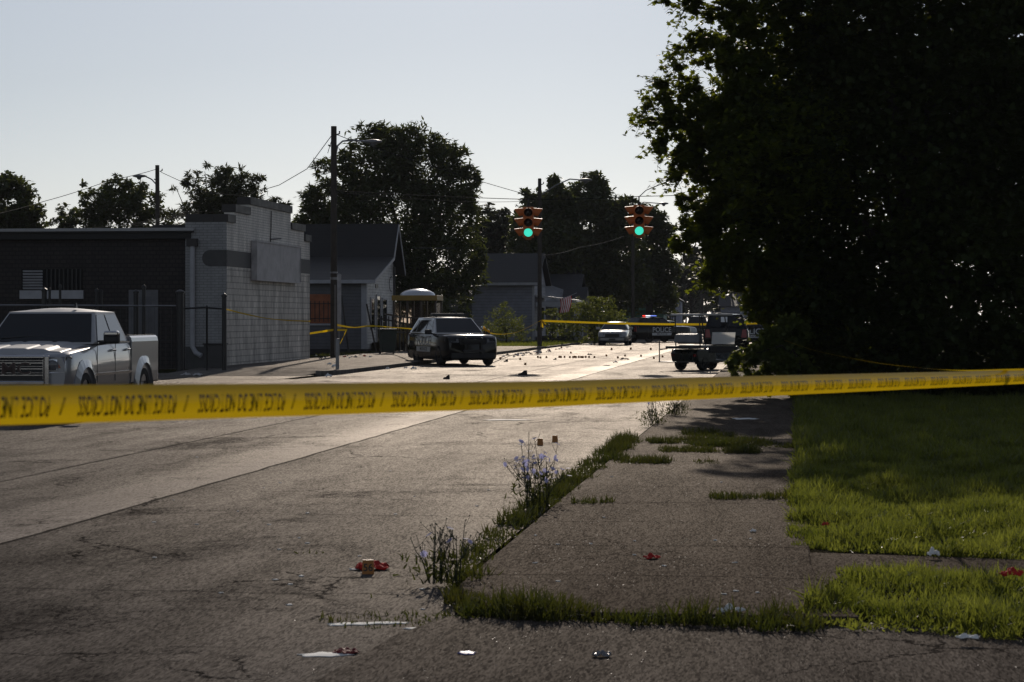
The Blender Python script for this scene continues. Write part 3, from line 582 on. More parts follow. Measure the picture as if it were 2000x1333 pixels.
def car(name, label, cat, loc, rz, paint, L=5., Wd=2., wb=2.86, foh=.95, r=.37, zbelt=1.1, zt=1.72, zhood=1.05, cab=(.78, .05, -1.75, -2.42), wt=.68, grp=None, cabp=None, zb=.28, rim=None, trunk=None, suv=True, police=False, details=True, rack=False, tails=True):
    root = thing(name, label, cat, (loc[0], loc[1], 0), rz, grp); w = Wd / 2; f = L / 2; rim = rim or M_rim
    xt = trunk if trunk is not None else zbelt
    st = [(f, zb + .12, zhood - .28, w * .82), (f - .05, zb + .06, zhood - .12, w * .88), (f - .2, zb, zhood - .03, w * .95), (f - .55, zb, zhood, w * .985), (cab[0] + .05, zb, zbelt - .03, w), (cab[0] - .3, zb, zbelt, w), (-.8, zb, zbelt, w), (cab[3] + .35, zb, zbelt, w), (cab[3] - .02, zb, xt, w * .985), (-f + .22, zb + .02, xt - .02, w * .96), (-f + .05, zb + .1, xt - .08, w * .9), (-f, zb + .18, xt - .25, w * .86)]
    st = sorted(set(st), key=lambda q: -q[0])
    bo = MB().loft([ring(*q) for q in st]).build('body', paint, root, smooth=35)
    fx_, rx = f - foh, f - foh - wb
    bool_cut(bo, [wellcut(x, s * (w - .1), r + .055, .5) for x in (fx_, rx) for s in (1, -1)])
    for p in bo.data.polygons: p.use_smooth = True
    # dark liner inside the wells
    [MB().b2((x - r - .02, s * (w - .36), .35), (x + r + .02, s * (w - .335), r * 2)).build('wheel_liner', M_plast, root) for x in (fx_, rx) for s in (1, -1)]
    for x in (fx_, rx):
        for s in (1, -1): wheel(root, x, s * (w - .125), r, .235, s, rim)
    c = Cab(*cab, zbelt - .01, zt, w * .93, wt); cb = c.body().build('cabin', cabp or paint, root, smooth=40, bevel=.035)
    c.front(-.93, .93, .08, .93).build('windshield', M_carg, root)
    c.front(-.86, .86, .18, .92, rear=True).build('rear_window', M_carg, root)
    dz = zt - zbelt
    def xa(z): return cab[0] + (cab[1] - cab[0]) * (z - c.zb) / (c.zt - c.zb)
    def xb(z): return cab[3] + (cab[2] - cab[3]) * (z - c.zb) / (c.zt - c.zb)
    z0, z1 = zbelt + .05, zt - .09
    xm = -.35 if suv else -.3; xq = cab[2] + .42 if suv else cab[2] + .1
    for s in (1, -1):
        c.side([(xa(z0) - .22, z0), (xm + .05, z0), (xm + .05, z1), (xa(z1) - .12, z1)], s).build('side_window', M_carg, root)
        c.side([(xm - .05, z0), (xq, z0), (xq, z1), (xm - .05, z1)], s).build('side_window', M_carg, root)
        if suv: c.side([(xq - .1, z0), (xb(z0) + .28, z0), (xb(z1) + .16, z1), (xq - .1, z1)], s).build('side_window', M_carg, root)
        mb = MB(); mx = xa(zbelt) - .25
        mb.box((mx, s * (w + .1), zbelt + .06), (.14, .24, .17)); mb.box((mx, s * (w - .02), zbelt + .0), (.08, .12, .05)); mb.build('mirror', paint if not police else M_plast, root, bevel=.03)
        if details:
            [MB().b2((x, s * (w - .001), zbelt - .17), (x + .2, s * (w + .018), zbelt - .135)).build('door_handle', paint, root) for x in (-.32, -1.35)]
            [MB().b2((x, s * (w - .004), zb + .15), (x + .012, s * (w + .002), zbelt - .06)).build('door_seam', M_plast, root) for x in (xa(zbelt) - .28, xm, xq - .02)]
        mb = MB(); mb.hexa([(f - .14, s * w * .55, zhood - .27), (f + .012, s * w * .52, zhood - .27), (f - .01, s * w * .8, zhood - .25), (f - .3, s * w * .965, zhood - .22), (f - .14, s * w * .55, zhood - .13), (f - .03, s * w * .52, zhood - .13), (f - .08, s * w * .8, zhood - .11), (f - .32, s * w * .95, zhood - .08)])
        mb.build('headlight', M_lens, root, bevel=.01)
        if tails:
            mb = MB(); mb.hexa([(-f + .03, s * w * .66, zbelt - .38), (-f - .03, s * w * .66, zbelt - .38), (-f + .0, s * w * .9, zbelt - .38), (-f + .2, s * w * .965, zbelt - .38), (-f + .03, s * w * .72, zbelt - .02), (-f - .0, s * w * .72, zbelt - .02), (-f + .03, s * w * .88, zbelt - .02), (-f + .22, s * w * .95, zbelt - .02)])
            mb.build('tail_light', M_red, root, bevel=.01)
    mb = MB(); mb.b2((f - .06, -w * .48, zhood - .33), (f + .012, w * .48, zhood - .15)); [mb.b2((f + .013, -w * .46, zhood - .31 + k * .05), (f + .022, w * .46, zhood - .295 + k * .05)) for k in range(4)]; mb.build('grille', M_plast, root)
    mb = MB(); mb.b2((f - .05, -w * .8, zb + .06), (f + .05, w * .8, zb + .26)); mb.build('front_bumper', M_plast if police else paint, root, bevel=.03)
    mb = MB(); mb.b2((-f - .05, -w * .82, zb + .1), (-f + .1, w * .82, zb + .32)); mb.build('rear_bumper', M_plast if police else paint, root, bevel=.03)
    mb = MB(); mb.b2((f + .051, -.2, zb + .1), (f + .06, .2, zb + .21)); mb.build('number_plate', M_plast, root)
    mb = MB(); mb.b2((rx + .2, -w * .7, .2), (fx_ - .2, w * .7, zb + .05)); mb.build('underbody', M_plast, root)
    if rack:
        for s in (1, -1):
            mb = MB(); mb.tube([(cab[2] + .1, s * wt * .9, zt + .02), (cab[2] + .2, s * wt * .9, zt + .1), (cab[1] - .3, s * wt * .9, zt + .1), (cab[1] - .2, s * wt * .9, zt + .02)], .022, 6); mb.build('roof_rail', M_chrome, root)
        mb = MB(); [mb.tube([(x, -wt * .9, zt + .1), (x, wt * .9, zt + .1)], .02, 6) for x in (cab[2] + .5, cab[1] - .6)]; mb.build('roof_rail', M_chrome, root)
    if police:
        lb = MB(); lb.b2((-.72, -.6, zt + .055), (-.42, .6, zt + .10)); lb.b2((-.6, -.45, zt + .0), (-.54, -.4, zt + .06)); lb.b2((-.6, .4, zt + .0), (-.54, .45, zt + .06)); lbo = lb.build('light_bar', M_plast, root, bevel=.01)
        for k, (y0, y1) in enumerate(((-.6, -.25), (-.245, .245), (.25, .6))):
            m = {'lit': (MATS['red_flash'], MATS['white_flash'], MATS['blue_flash'])}.get(police, (M_dkl, M_dkl, M_dkl))[2 - k]
            mb = MB(); mb.b2((-.71, y0, zt + .103), (-.43, y1, zt + .165)); mb.build('light_lens', m, lbo, bevel=.015)
        for s in (1, -1):
            y = s * (w + .003)
            decal(root, 'POLICE', .46, -.28, y, .86, s, M_decal, sx=1.12, sz=1.05)
            mb = MB(); mb.add([(-1.15, y, .48), (.55, y, .48), (.62, y, .66), (-1.15, y, .66)], [(0, 1, 2, 3)]); mb.build('decal_band', M_decal, root)
            decal(root, 'MUNCIE', .17, -.25, s * (w + .006), .57, s, M_decalk, sx=1.5)
        mb = MB()
        for s in (.3, -.3): mb.b2((f + .05, s - .03, .35), (f + .12, s + .03, 1.0))
        mb.b2((f + .121, -.4, .5), (f + .16, .4, .58)); mb.b2((f + .121, -.4, .85), (f + .16, .4, .93)); mb.build('push_bumper', M_plast, root)
        mb = MB(); mb.lathe([(.07, 0), (.08, .12), (.06, .14)], 12, Matrix.Translation((cab[0] - .12, w * .9, zbelt + .2)) @ Matrix.Rotation(R(90), 4, 'Y')); mb.build('spotlight', M_chrome, root)
    return root
mat('blue_lens', (.01, .03, .25), rough=.2); M_dkl = mat('smoked_lens', (.03, .03, .032), rough=.42, spec=1.)
mat('red_flash', (.3, .01, .01), rough=.3, emit=(1, .05, .03), estr=3.); mat('white_flash', (.4, .4, .4), rough=.3, emit=(.8, .85, 1), estr=3.); mat('blue_flash', (.02, .05, .3), rough=.3, emit=(.2, .3, 1), estr=1.5)
def hd(dx, dy): return math.atan2(dy, dx)
EX = dict(L=5.0, Wd=2.0, wb=2.86, foh=.98, r=.375, zbelt=1.13, zt=1.70, zhood=1.09, cab=(.95, .12, -1.9, -2.40), wt=.70, zb=.2, rim=M_drim)
# patrol SUV beside the kerb
ang = R(18.8); fw = Vector((math.sin(ang), -math.cos(ang), 0)); fa = Vector((-1.69, 76.6, 0)); ctr = fa - fw * (2.5 - .98)
police1 = car('police_suv', 'black patrol SUV facing us at the left kerb, lettered door, dark light bar', 'police SUV', ctr, hd(fw.x, fw.y), M_black, police='off', cabp=M_wcar, **EX)
ctr = Vector((10.0, 149.6, 0)); a2 = R(36)
car('police_suv', 'black patrol SUV broadside behind the silver sedan, red light lit on roof', 'police SUV', ctr, R(90) - R(90 - 36), M_black, police='lit', **EX)
car('police_suv', 'far patrol SUV mostly hidden by the branches right of the dark SUV', 'police SUV', (14.6, 131, 0), R(158), M_black, police='lit', **EX)
car('silver_sedan', 'silver sedan facing us on the left of the sunlit street', 'car', (6.45, 134.2, 0), hd(-DV.x, -DV.y), M_silver, L=4.85, Wd=1.86, wb=2.8, foh=.92, r=.335, zbelt=.98, zt=1.42, zhood=.86, cab=(.95, .15, -1.0, -1.75), wt=.58, suv=False, trunk=1.02, zb=.22)
car('dark_suv', 'black SUV seen from behind with roof rails and paper in rear window', 'SUV', (9.75, 97.6, 0), hd(.115, .99), M_black, L=5.1, Wd=2.02, wb=2.95, foh=.95, r=.39, zbelt=1.2, zt=1.84, zhood=1.12, cab=(.9, .2, -2.12, -2.46), wt=.72, rack=True)
ds = bpy.data.objects['dark_suv']
mb = MB(); mb.box((-2.47, .08, 1.62), (.012, .28, .26), (0, R(28), 0)); mb.build('paper_notice', M_paper, ds)
car('white_car', 'white car far off behind the broadside patrol SUV', 'car', (14.1, 192, 0), R(20), M_wcar, L=4.6, Wd=1.8, wb=2.7, foh=.9, r=.33, zbelt=.98, zt=1.42, zhood=.88, cab=(.9, .1, -1.1, -1.8), wt=.58, suv=False, trunk=1.0, zb=.22, details=False)
car('dark_pickup', 'dark vehicle with pale roof parked beyond the utility cart', 'car', (16.9, 196, 0), hd(-.1, -1), M_black, L=5.2, Wd=1.95, wb=3.2, foh=.9, r=.38, zbelt=1.15, zt=1.8, zhood=1.1, cab=(.9, .2, -1.4, -1.9), wt=.7, details=False)
# ------------------------------------------------------------------ silver pickup truck (custom)
ta = R(5.5); tf = Vector((-math.sin(ta), -math.cos(ta), 0))
T = thing('pickup_truck', 'pale silver crew cab pickup with chrome grille parked beside the iron fence', 'pickup truck', (-8.2, 35.0, 0), hd(tf.x, tf.y))
w = 1.0; FX, RX, WR = -.98, -4.63, .41
st = [(-.06, .50, 1.06, .93), (-.16, .48, 1.12, .975), (-.4, .46, 1.15, .995), (-1.0, .46, 1.19, 1.0), (-1.55, .46, 1.235, 1.0), (-1.8, .46, 1.25, 1.0), (-2.8, .46, 1.28, 1.0), (-3.78, .46, 1.30, .995)]
bo = MB().loft([ring(*q, crown=.0) for q in st]).build('body', M_truckp, T, smooth=30)
bool_cut(bo, [wellcut(FX, s * .9, WR + .11, .5) for s in (1, -1)])
for s in (1, -1):
    prof_ = [(s * .92, .50), (s * .985, .54), (s * 1.0, .72), (s * 1.0, 1.0), (s * 1.0, 1.27), (s * .985, 1.34), (s * .95, 1.375), (s * .86, 1.375), (s * .86, .9), (s * .62, .88), (s * .62, .50)]
    mb = MB(); mb.prism(prof_, -3.81, -5.62, lambda p, q, t: (t, p, q))
    bed = mb.build('bed_side', M_truckp, T)
    bool_cut(bed, [wellcut(RX, s * .9, WR + .11, .5)])
mb = MB(); mb.b2((-5.61, -.855, .86), (-3.82, .855, .92)); mb.b2((-3.87, -.855, .922), (-3.83, .855, 1.37)); mb.build('bed_floor', M_plast, T)
mb = MB(); mb.b2((-5.70, -.93, .62), (-5.625, .93, 1.37)); mb.build('tailgate', M_truckp, T, bevel=.02)
[MB().b2((-5.6, s * .87, 1.378), (-3.83, s * .94, 1.39)).build('bed_rail', M_plast, T) for s in (1, -1)]
for s in (1, -1):
    for x in (FX, RX):     # squared flares
        mb = MB(); rin, ro = WR + .09, WR + .21
        a = np.linspace(R(-8), R(188), 15); inn = [(x + rin * math.cos(q), WR * .93 + rin * math.sin(q)) for q in a]
        sq = lambda q: min(1.07, 1 / max(abs(math.cos(q)), abs(math.sin(q))))
        out = [(x + ro * math.cos(q) * sq(q), WR * .93 + ro * math.sin(q) * sq(q)) for q in a]
        y0, y1 = (.96, 1.045)
        for i in range(len(a) - 1):
            p = [inn[i], inn[i + 1], out[i + 1], out[i]]
            mb.hexa([(c[0], s * y0, c[1]) for c in p] + [(c[0], s * (y1 if k < 2 else y1 - .045), c[1]) for k, c in enumerate(p)])
        mb.build('wheel_arch', M_truckp, T, smooth=40)
        wheel(T, x, s * .87, WR, .27, s, M_rim)
    [MB().b2((x - .5, s * .6, .3), (x + .5, s * .62, .95)).build('wheel_liner', M_plast, T) for x in (FX, RX)]
# hood with raised centre and side panels
def hoodf(u, v_):
    x = -.13 - 1.6 * u; y = (v_ * 2 - 1) * .86; a = abs(y)
    z = 1.125 + .115 * u + .03 * (1 - (a / .86) ** 2)
    def sm(e0, e1, t): t = max(0, min(1, (t - e0) / (e1 - e0))); return t * t * (3 - 2 * t)
    z += .03 * (1 - sm(.50, .62, a)) * sm(0, .08, u) - .016 * (sm(.20, .24, a) - sm(.27, .31, a)) * sm(.0, .1, u)
    if u < .05: z -= .06 * (1 - u / .05) ** 2
    z -= .04 * sm(.78, .86, a)
    return (x, y, z + .008)
mb = MB(); mb.grid(hoodf, 18, 60); mb.build('hood', mat('dewy_sunlit_truck_paint', (.42, .42, .43), rough=.5, metal=.3, var=.06), T, smooth=50)  # rough as with dew; paler than the body, sunlight put into the colour
cab = Cab(-1.62, -2.28, -3.55, -3.80, 1.25, 1.80, .955, .76)
cab.body(.075).build('cabin', MATS['dewy_sunlit_truck_paint'], T, smooth=40, bevel=.045, seg=3)
cab.front(-.94, .94, .06, .93).build('windshield', M_carg, T)
mb = MB(); mb.tube([(-1.70, -.7, 1.35), (-1.78, 0, 1.395), (-1.74, .55, 1.36)], .008, 5); mb.build('wiper', M_plast, T)
cab.front(-.8, .8, .2, .9, rear=True).build('rear_window', M_carg, T)
def cx0(z): return -1.62 + (-2.28 + 1.62) * (z - 1.25) / .55
def cx1(z): return -3.80 + (-3.55 + 3.80) * (z - 1.25) / .55
M_skyg = mat('side_glass', (.05, .055, .065), rough=.03, var=.05, spec=1., rvar=.01)
for s in (1, -1):
    z0, z1 = 1.29, 1.755
    cab.side([(cx0(z0) - .16, z0), (-2.72, z0), (-2.72, z1), (cx0(z1) - .08, z1)], s).build('side_window', M_skyg, T)
    cab.side([(-2.80, z0), (cx1(z0) + .2, z0), (cx1(z1) + .14, z1), (-2.80, z1)], s).build('side_window', M_skyg, T)
    mb = MB(); mb.b2((-3.7, s * .965, 1.262), (-1.8, s * .985, 1.28)); mb.build('window_trim', M_chrome, T)
    [MB().b2((x, s * .994, .6), (x + .014, s * 1.003, 1.26)).build('door_seam', M_plast, T) for x in (-1.66, -2.75, -3.72)]
    [MB().b2((x, s * .985, 1.12), (x + .22, s * 1.04, 1.155)).build('door_handle', M_chrome, T, bevel=.01) for x in (-2.68, -3.62)]
    mb = MB(); mb.b2((-3.75, s * .99, .72), (-1.5, s * 1.012, .76)); mb.build('side_moulding', M_chrome, T)
    mb = MB(); mb.box((-1.93, s * 1.17, 1.36), (.14, .27, .2)); mb.box((-1.92, s * 1.0, 1.28), (.1, .16, .07)); mi = mb.build('mirror', M_plast, T, bevel=.035)
    mb = MB(); mb.box((-1.89, s * 1.18, 1.43), (.15, .25, .09)); mb.build('mirror_cap', M_chrome, mi, bevel=.03)
    # headlight
    hl = MB().hexa([(-.2, s * .64, .80), (-.062, s * .64, .80), (-.095, s * .93, .80), (-.3, s * .965, .80), (-.2, s * .64, 1.06), (-.082, s * .64, 1.06), (-.11, s * .93, 1.06), (-.32, s * .975, 1.06)]).build('headlight', M_plast, T, bevel=.012)
    mb = MB(); mb.lathe([(.075, 0), (.085, .03), (.05, .045), (.02, .05)], 18, Matrix.Translation((-.045, s * .73, .93)) @ Matrix.Rotation(R(90), 4, 'Y')); mb.build('lamp', M_lens, hl, smooth=40)
    mb = MB(); mb.hexa([(-.06, s * .66, .86), (-.028, s * .66, .86), (-.04, s * .80, .86), (-.06, s * .80, .86), (-.08, s * .66, 1.02), (-.046, s * .66, 1.02), (-.055, s * .80, 1.02), (-.08, s * .80, 1.02)]); mb.build('reflector', M_chrome, hl)
    mb = MB(); mb.hexa([(-.08, s * .82, .88), (-.052, s * .82, .88), (-.07, s * .915, .88), (-.12, s * .915, .88), (-.09, s * .82, 1.0), (-.066, s * .82, 1.0), (-.084, s * .915, 1.0), (-.13, s * .915, 1.0)]); mb.build('turn_signal', M_amber, hl)
    mb = MB(); mb.tube([(-.03, s * .645, .805), (-.07, s * .925, .805), (-.085, s * .925, 1.055), (-.05, s * .645, 1.055), (-.03, s * .645, .805)], .008, 5); mb.build('frame', M_chrome, hl)
    mb = MB(); mb.b2((-5.71, s * .84, .8), (-5.66, s * .965, 1.3)); mb.build('tail_light', M_red, T, bevel=.01)
# grille
gr = MB().b2((-.1, -.6, .68), (-.015, .6, 1.03)).build('grille', M_plast, T)
fr = MB()
for a_, b_ in (((-.60, 1.03), (.60, 1.085)), ((-.60, .60), (.60, .675))): fr.b2((-.06, a_[0], a_[1]), (.02, b_[0], b_[1]))
for s in (1, -1): fr.b2((-.06, s * .603, .60), (.02, s * .685, 1.085))
fr.build('grille_frame', M_chrome, gr, bevel=.02)
mb = MB()
for z in (.755, .86, .955): mb.b2((-.014, -.58, z), (-.002, .58, z + .016)); mb.b2((-.014, -.58, z + .045), (-.004, .58, z + .052))
for s in (1, -1): mb.b2((-.013, s * .575, .70), (-.003, s * .585, 1.02))
mb.build('grille_bar', M_chrome, gr)
v, f_ = text_geo('GMC', .27); mb = MB(); mb.add([(.008, a * 1.25, .865 + b) for a, b, _ in v], f_); mb.build('badge', mat('dark_red_badge', (.035, .012, .012), rough=.35), gr, recalc=False)
v, f_ = text_geo('GMC', .29); mb = MB(); mb.add([(.004, a * 1.2, .865 + b) for a, b, _ in v], f_); mb.build('badge', M_chrome, gr, recalc=False)
mb = MB(); mb.b2((-.2, -.97, .44), (.06, .97, .595)); mb.build('front_bumper', M_truckp, T, bevel=.05)
mb = MB(); mb.b2((-.1, -.8, .34), (.03, .8, .436)); mb.build('air_dam', M_plast, T, bevel=.02)
mb = MB(); mb.b2((-5.85, -.95, .5), (-5.71, .95, .68)); mb.build('rear_bumper', M_chrome, T, bevel=.03)
mb = MB(); mb.hexa([(-2.42, .33, 1.868), (-2.55, .33, 1.868), (-2.55, .39, 1.868), (-2.42, .39, 1.868), (-2.53, .355, 1.96), (-2.55, .355, 1.96), (-2.55, .365, 1.96), (-2.53, .365, 1.96)]); mb.build('antenna', M_plast, T)
mb = MB(); mb.b2((-5.6, -.75, .3), (-.3, .75, .55)); mb.build('underbody', M_plast, T)
# ------------------------------------------------------------------ golf cart
phi = R(43); gf = Vector((math.sin(phi), math.cos(phi), 0)); rc = G(1351, 723.5)
C = thing('golf_cart', 'dark golf cart with canopy, rear flip seat and white panel, beside low branches', 'golf cart', (rc.x, rc.y, 0), hd(gf.x, gf.y))
M_cart = mat('dark_green_cart', (.012, .018, .014), rough=.3, coat=.6); M_seat = mat('pale_vinyl', (.18, .18, .185), rough=.5); M_trans = leafmat('milky_plastic', (.6, .6, .6), (.62, .62, .62), trans=.75, tcol=(.8, .8, .78), rough=.3); M_can = mat('canopy_fabric', (.4, .4, .38), rough=.6)
for x in (0, 1.62):
    for s in (1, -1): wheel(C, x, s * .45, .225, .2, s, M_drim, 5)
mb = MB(); mb.prism([(-.35, .3), (-.42, .55), (-.3, .68), (.55, .68), (.6, .36), (1.15, .32), (1.3, .62), (1.75, .78), (2.02, .6), (2.05, .32), (1.85, .25), (-.2, .25)], -.55, .55, lambda p, q, t: (p, t, q)); bo = mb.build('body', M_cart, C, bevel=.03)
bool_cut(bo, [wellcut(x, s * .5, .30, .4) for x in (0, 1.62) for s in (1, -1)])
[MB().b2((x - .2, s * .28, .2), (x + .2, s * .3, .5)).build('wheel_liner', M_plast, C) for x in (0, 1.62) for s in (1, -1)]
mb = MB(); mb.b2((-.05, -.5, .72), (.55, .5, .82)); mb.build('front_seat', M_seat, C, bevel=.03)
mb = MB(); mb.box((-.1, 0, 1.02), (.1, 1.0, .34), (0, R(-12), 0)); mb.build('front_seat_back', M_seat, C, bevel=.03)
mb = MB(); mb.b2((-.75, -.5, .70), (-.2, .5, .79)); mb.build('rear_seat', M_plast, C, bevel=.03)
mb = MB(); mb.box((-.24, 0, 1.02), (.09, 1.0, .28), (0, R(10), 0)); mb.build('rear_seat_back', M_seat, C, bevel=.03)
mb = MB(); mb.b2((-1.15, -.45, .27), (-.44, .45, .30)); [mb.tube([(-.45, s * .4, .3), (-.5, s * .4, .68)], .02, 6) for s in (1, -1)]; mb.build('footrest', M_metal, C)
mb = MB(); mb.tube([(-1.14, .42, .3), (-1.14, .42, .98)], .02, 6); mb.tube([(-1.14, .42, .68), (-.75, .42, .70)], .02, 6); mb.build('grab_bar', M_metal, C)
[MB().tube(q, .02, 6).build('canopy_strut', M_metal, C) for s in (1, -1) for q in ([(-.2, s * .5, .66), (-.2, s * .5, 1.15), (-.24, s * .5, 1.77)], [(1.35, s * .48, .66), (1.12, s * .48, 1.77)])]
mb = MB(); mb.prism([(-.38, 1.77), (1.45, 1.77), (1.4, 1.83), (-.33, 1.83)], -.6, .6, lambda p, q, t: (p, t, q)); mb.build('canopy', M_can, C, bevel=.02)
mb = MB(); mb.tube([(1.05, .25, .75), (.72, .25, .98)], .02, 6); mb.lathe([(.17, -.012), (.19, 0), (.17, .012), (.15, 0)], 18, Matrix.Translation((.7, .25, 1.0)) @ Matrix.Rotation(R(-50), 4, 'Y'), closed=True); mb.build('steering_wheel', M_plast, C)
pc = W(1413, 661, 68.4) - Vector((rc.x, rc.y, 0)); pl = Matrix.Rotation(-hd(gf.x, gf.y), 3, 'Z') @ pc
mb = MB(); mb.box(pl, (.03, .74, .42), (0, R(-28), R(47))); wp = mb.build('folded_windscreen', M_trans, C, bevel=.008)
mb = MB(); mb.box(pl + Vector((0, 0, -.24)), (.10, .8, .04), (0, 0, R(47))); mb.build('windscreen_frame', M_chrome, C)
mb = MB(); mb.box(pl + Vector((-.03, .0, -.36)), (.3, .9, .2), (0, 0, R(47))); mb.build('storage_box', M_plast, C, bevel=.02)
[MB().b2((-.44, s * .45 - .05, .45), (-.40, s * .45 + .05, .53)).build('tail_light', M_red, C) for s in (1, -1)]
# ------------------------------------------------------------------ poles, lamps, signals, wires
M_wood = mat('pole_wood', (.045, .037, .03), rough=.85, var=.4, scale=6, bump=.5)
M_lampm = mat('lamp_grey', (.2, .2, .21), rough=.4, metal=.4)
M_wire = mat('cable', (.02, .02, .022), rough=.9, spec=.05)
M_wirel = mat('bright_cable', (.07, .07, .07), rough=.9, spec=.1)
def pole(name, label, px, Y, ytop, rb, rt, arm, group=None, lean=0):
    z = zz(ytop, Y); x = (px - 1000) / F * Y
    p = thing(name, label, 'utility pole', (x, Y, 0), 0, group)
    mb = MB(); mb.tube([(0, 0, -.1), (lean * .5, 0, z * .5), (lean, 0, z)], [rb, (rb + rt) / 2, rt], 14); mb.build('pole_shaft', M_wood, p, smooth=40)
    if arm:
        mb = MB(); pts = [Vector(q) for q in arm]; mb.tube(pts, .035, 8); a = mb.build('lamp_arm', M_lampm, p, smooth=40)
        e = pts[-1]; sg = 1 if e.x > 0 else -1
        mb = MB(); mb.lathe([(.05, 0), (.11, .1), (.17, .35), (.16, .55), (.08, .72), (.02, .76)], 14, Matrix.Translation(e - Vector((sg * .1, 0, 0))) @ Matrix.Rotation(R(90 * sg), 4, 'Y') @ Matrix.Diagonal((.55, 1, 1, 1))); mb.build('lamp_head', M_lampm, p, smooth=50)
        mb = MB(); mb.lathe([(.13, .0), (.12, -.06), (.07, -.12), (.01, -.14)], 14, Matrix.Translation(e + Vector((sg * .3, 0, -.07)))); mb.build('lamp_lens', M_lens, p, smooth=50)
    mb = MB(); mb.tube([(rt, -.1, z - .35), (rt + .12, -.12, z - .3), (rt + .12, -.12, z - .2)], .03, 6); mb.tube([(-rt, -.1, z - .8), (-rt - .1, -.1, z - .75)], .03, 6); mb.build('insulator', M_plast, p)
    return p
p = pole('utility_pole', 'tall wooden utility pole with curved lamp arm at the kerb corner', 652, 85, 247, .145, .115, [(.08, 0, 8.15), (.15, 0, 8.5), (.35, 0, 8.68), (.8, 0, 8.72), (1.25, 0, 8.66)], 'utility poles')
mb = MB(); mb.b2((.03, -.16, .2), (.10, -.12, 3.0)); mb.build('cable_guard', mat('grey_conduit', (.14, .13, .12), rough=.6), p)
mb = MB(); mb.lathe([(.15, 3.2), (.15, 3.3)], 14); mb.lathe([(.15, 3.45), (.15, 3.52)], 14); mb.build('pole_band', M_galv, p)
pole('utility_pole', 'wooden utility pole with yellow tape tied round it in middle distance', 1054, 121, 349, .135, .10, [(.08, 0, 8.6), (.9, 0, 9.15), (1.7, 0, 9.5), (2.3, 0, 9.45)], 'utility poles')
pole('utility_pole', 'dark pole with cobra lamp reaching left above the brick shop roof', 309, 115, 323, .14, .11, [(-.08, 0, 8.8), (-.35, 0, 9.1), (-.72, 0, 9.28)], 'utility poles', lean=-.05)
pole('utility_pole', 'thin grey pole beneath the right traffic signal', 1236, 160, 398, .13, .10, [(.08, 0, 9.6), (.8, 0, 10.3), (2.0, 0, 10.2)], 'utility poles')
pole('utility_pole', 'hazy far pole in front of distant dark trees', 1371, 240, 530, .17, .14, None, 'utility poles')
pole('utility_pole', 'thinnest far pole just right of another hazy pole', 1340, 250, 555, .10, .08, None, 'utility poles')
# low post in front of the first pole
p = thing('sign_post', 'short grey metal post standing in front of the tall wooden pole', 'post', (G(659, 722, .13).x, G(659, 722, .13).y, .12))
mb = MB(); mb.b2((-.05, -.05, 0), (.05, .05, .95)); mb.build('post', M_galv, p, bevel=.01)
p = thing('sign_post', 'narrow grey board seen edge on beside the tall wooden pole', 'sign', (W(662, 640, 92).x, 92, 0))
mb = MB(); mb.b2((-.03, .0, 0), (.03, .05, 3.6)); mb.build('post', M_galv, p); mb = MB(); mb.b2((-.10, -.03, 1.25), (.10, -.003, 3.55)); mb.build('sign_board', M_grey, p)
for (xa, ya, xb, yb, Y, col, lb) in ((667, 577, 682, 703, 96, M_metal, 'leaning dark thin post left of the corner of the gabled house'), (716, 594, 736, 690, 99, M_wood, 'leaning brownish stick post with yellow tape knotted on it')):
    A, B = W(xb, yb, Y), W(xa, ya, Y); A.z = 0
    mb = MB(); mb.tube([A, B], .04, 6); o = mb.build('leaning_post', col); tag(o, lb, 'post')
def wire(pts, r, label, m=M_wire, sag=0.):
    P = [W(*q) for q in pts]; out = []
    for i in range(len(P) - 1):
        for k in range(9 if i < len(P) - 2 else 10):
            t = k / 9; q = P[i].lerp(P[i + 1], t); q.z -= sag * 4 * t * (1 - t); out.append(q)
    mb = MB(); mb.tube(out, r, 5); return tag(mb.build('overhead_cable', m), label, 'cable', 'overhead cables')
wire([(655, 373, 85), (1030, 390, 75.3), (1249, 384, 74.5), (1520, 372, 62)], .013, 'straight signal span cable between tall pole and big dark tree', sag=.03)
wire([(655, 262, 85), (700, 278, 92), (860, 330, 105), (1016, 377, 117), (1054, 388, 121)], .016, 'sloping cable from tall pole top down to the middle pole', sag=.02)
wire([(1249, 384, 74.5), (1262, 372, 72), (1345, 338, 60), (1480, 280, 50)], .016, 'cable rising from right signal into the big tree', sag=.0)
wire([(315, 337, 115), (400, 376, 108), (473, 383, 103), (545, 362, 96), (600, 330, 90), (650, 262, 85)], .016, 'sagging cable between cobra lamp pole and tall pole', sag=.0)
wire([(308, 330, 115), (215, 352, 110), (85, 394, 100), (-40, 425, 90)], .016, 'cable running left from the cobra lamp pole', sag=.05)
for k in range(3): wire([(180 + k * 40, 446 - k * 2, 100), (290 + k * 20, 432 - k * 2, 105), (365, 413 + k * 3, 112), (390, 410 + k * 3, 114)], .010, 'pale service cables converging above the brick shop roof', M_wirel, sag=.03)
wire([(1060, 499, 121), (1130, 484, 135), (1218, 462, 158)], .013, 'pale drooping cable from middle pole to thin pole', M_wirel, sag=.1)
wire([(655, 376, 85.2), (900, 394, 110), (1054, 392, 121)], .012, 'thin lower cable between the tall and middle poles', sag=.05)
wire([(640, 300, 85), (655, 250, 85)], .014, 'short drop cable at the tall pole top')
tag(MB().tube([W(810, 485, 108), W(890, 485, 108)], .022, 6).build('metal_bar', M_wirel), 'thin pale horizontal bar against the spreading tree', 'bar')
M_sig = mat('signal_orange', (.55, .13, .012), rough=.5, var=.15); M_sigt = mat('signal_orange_top', (.5, .14, .03), rough=.35)
M_dlens = mat('dark_lens', (.02, .012, .008), rough=.25)
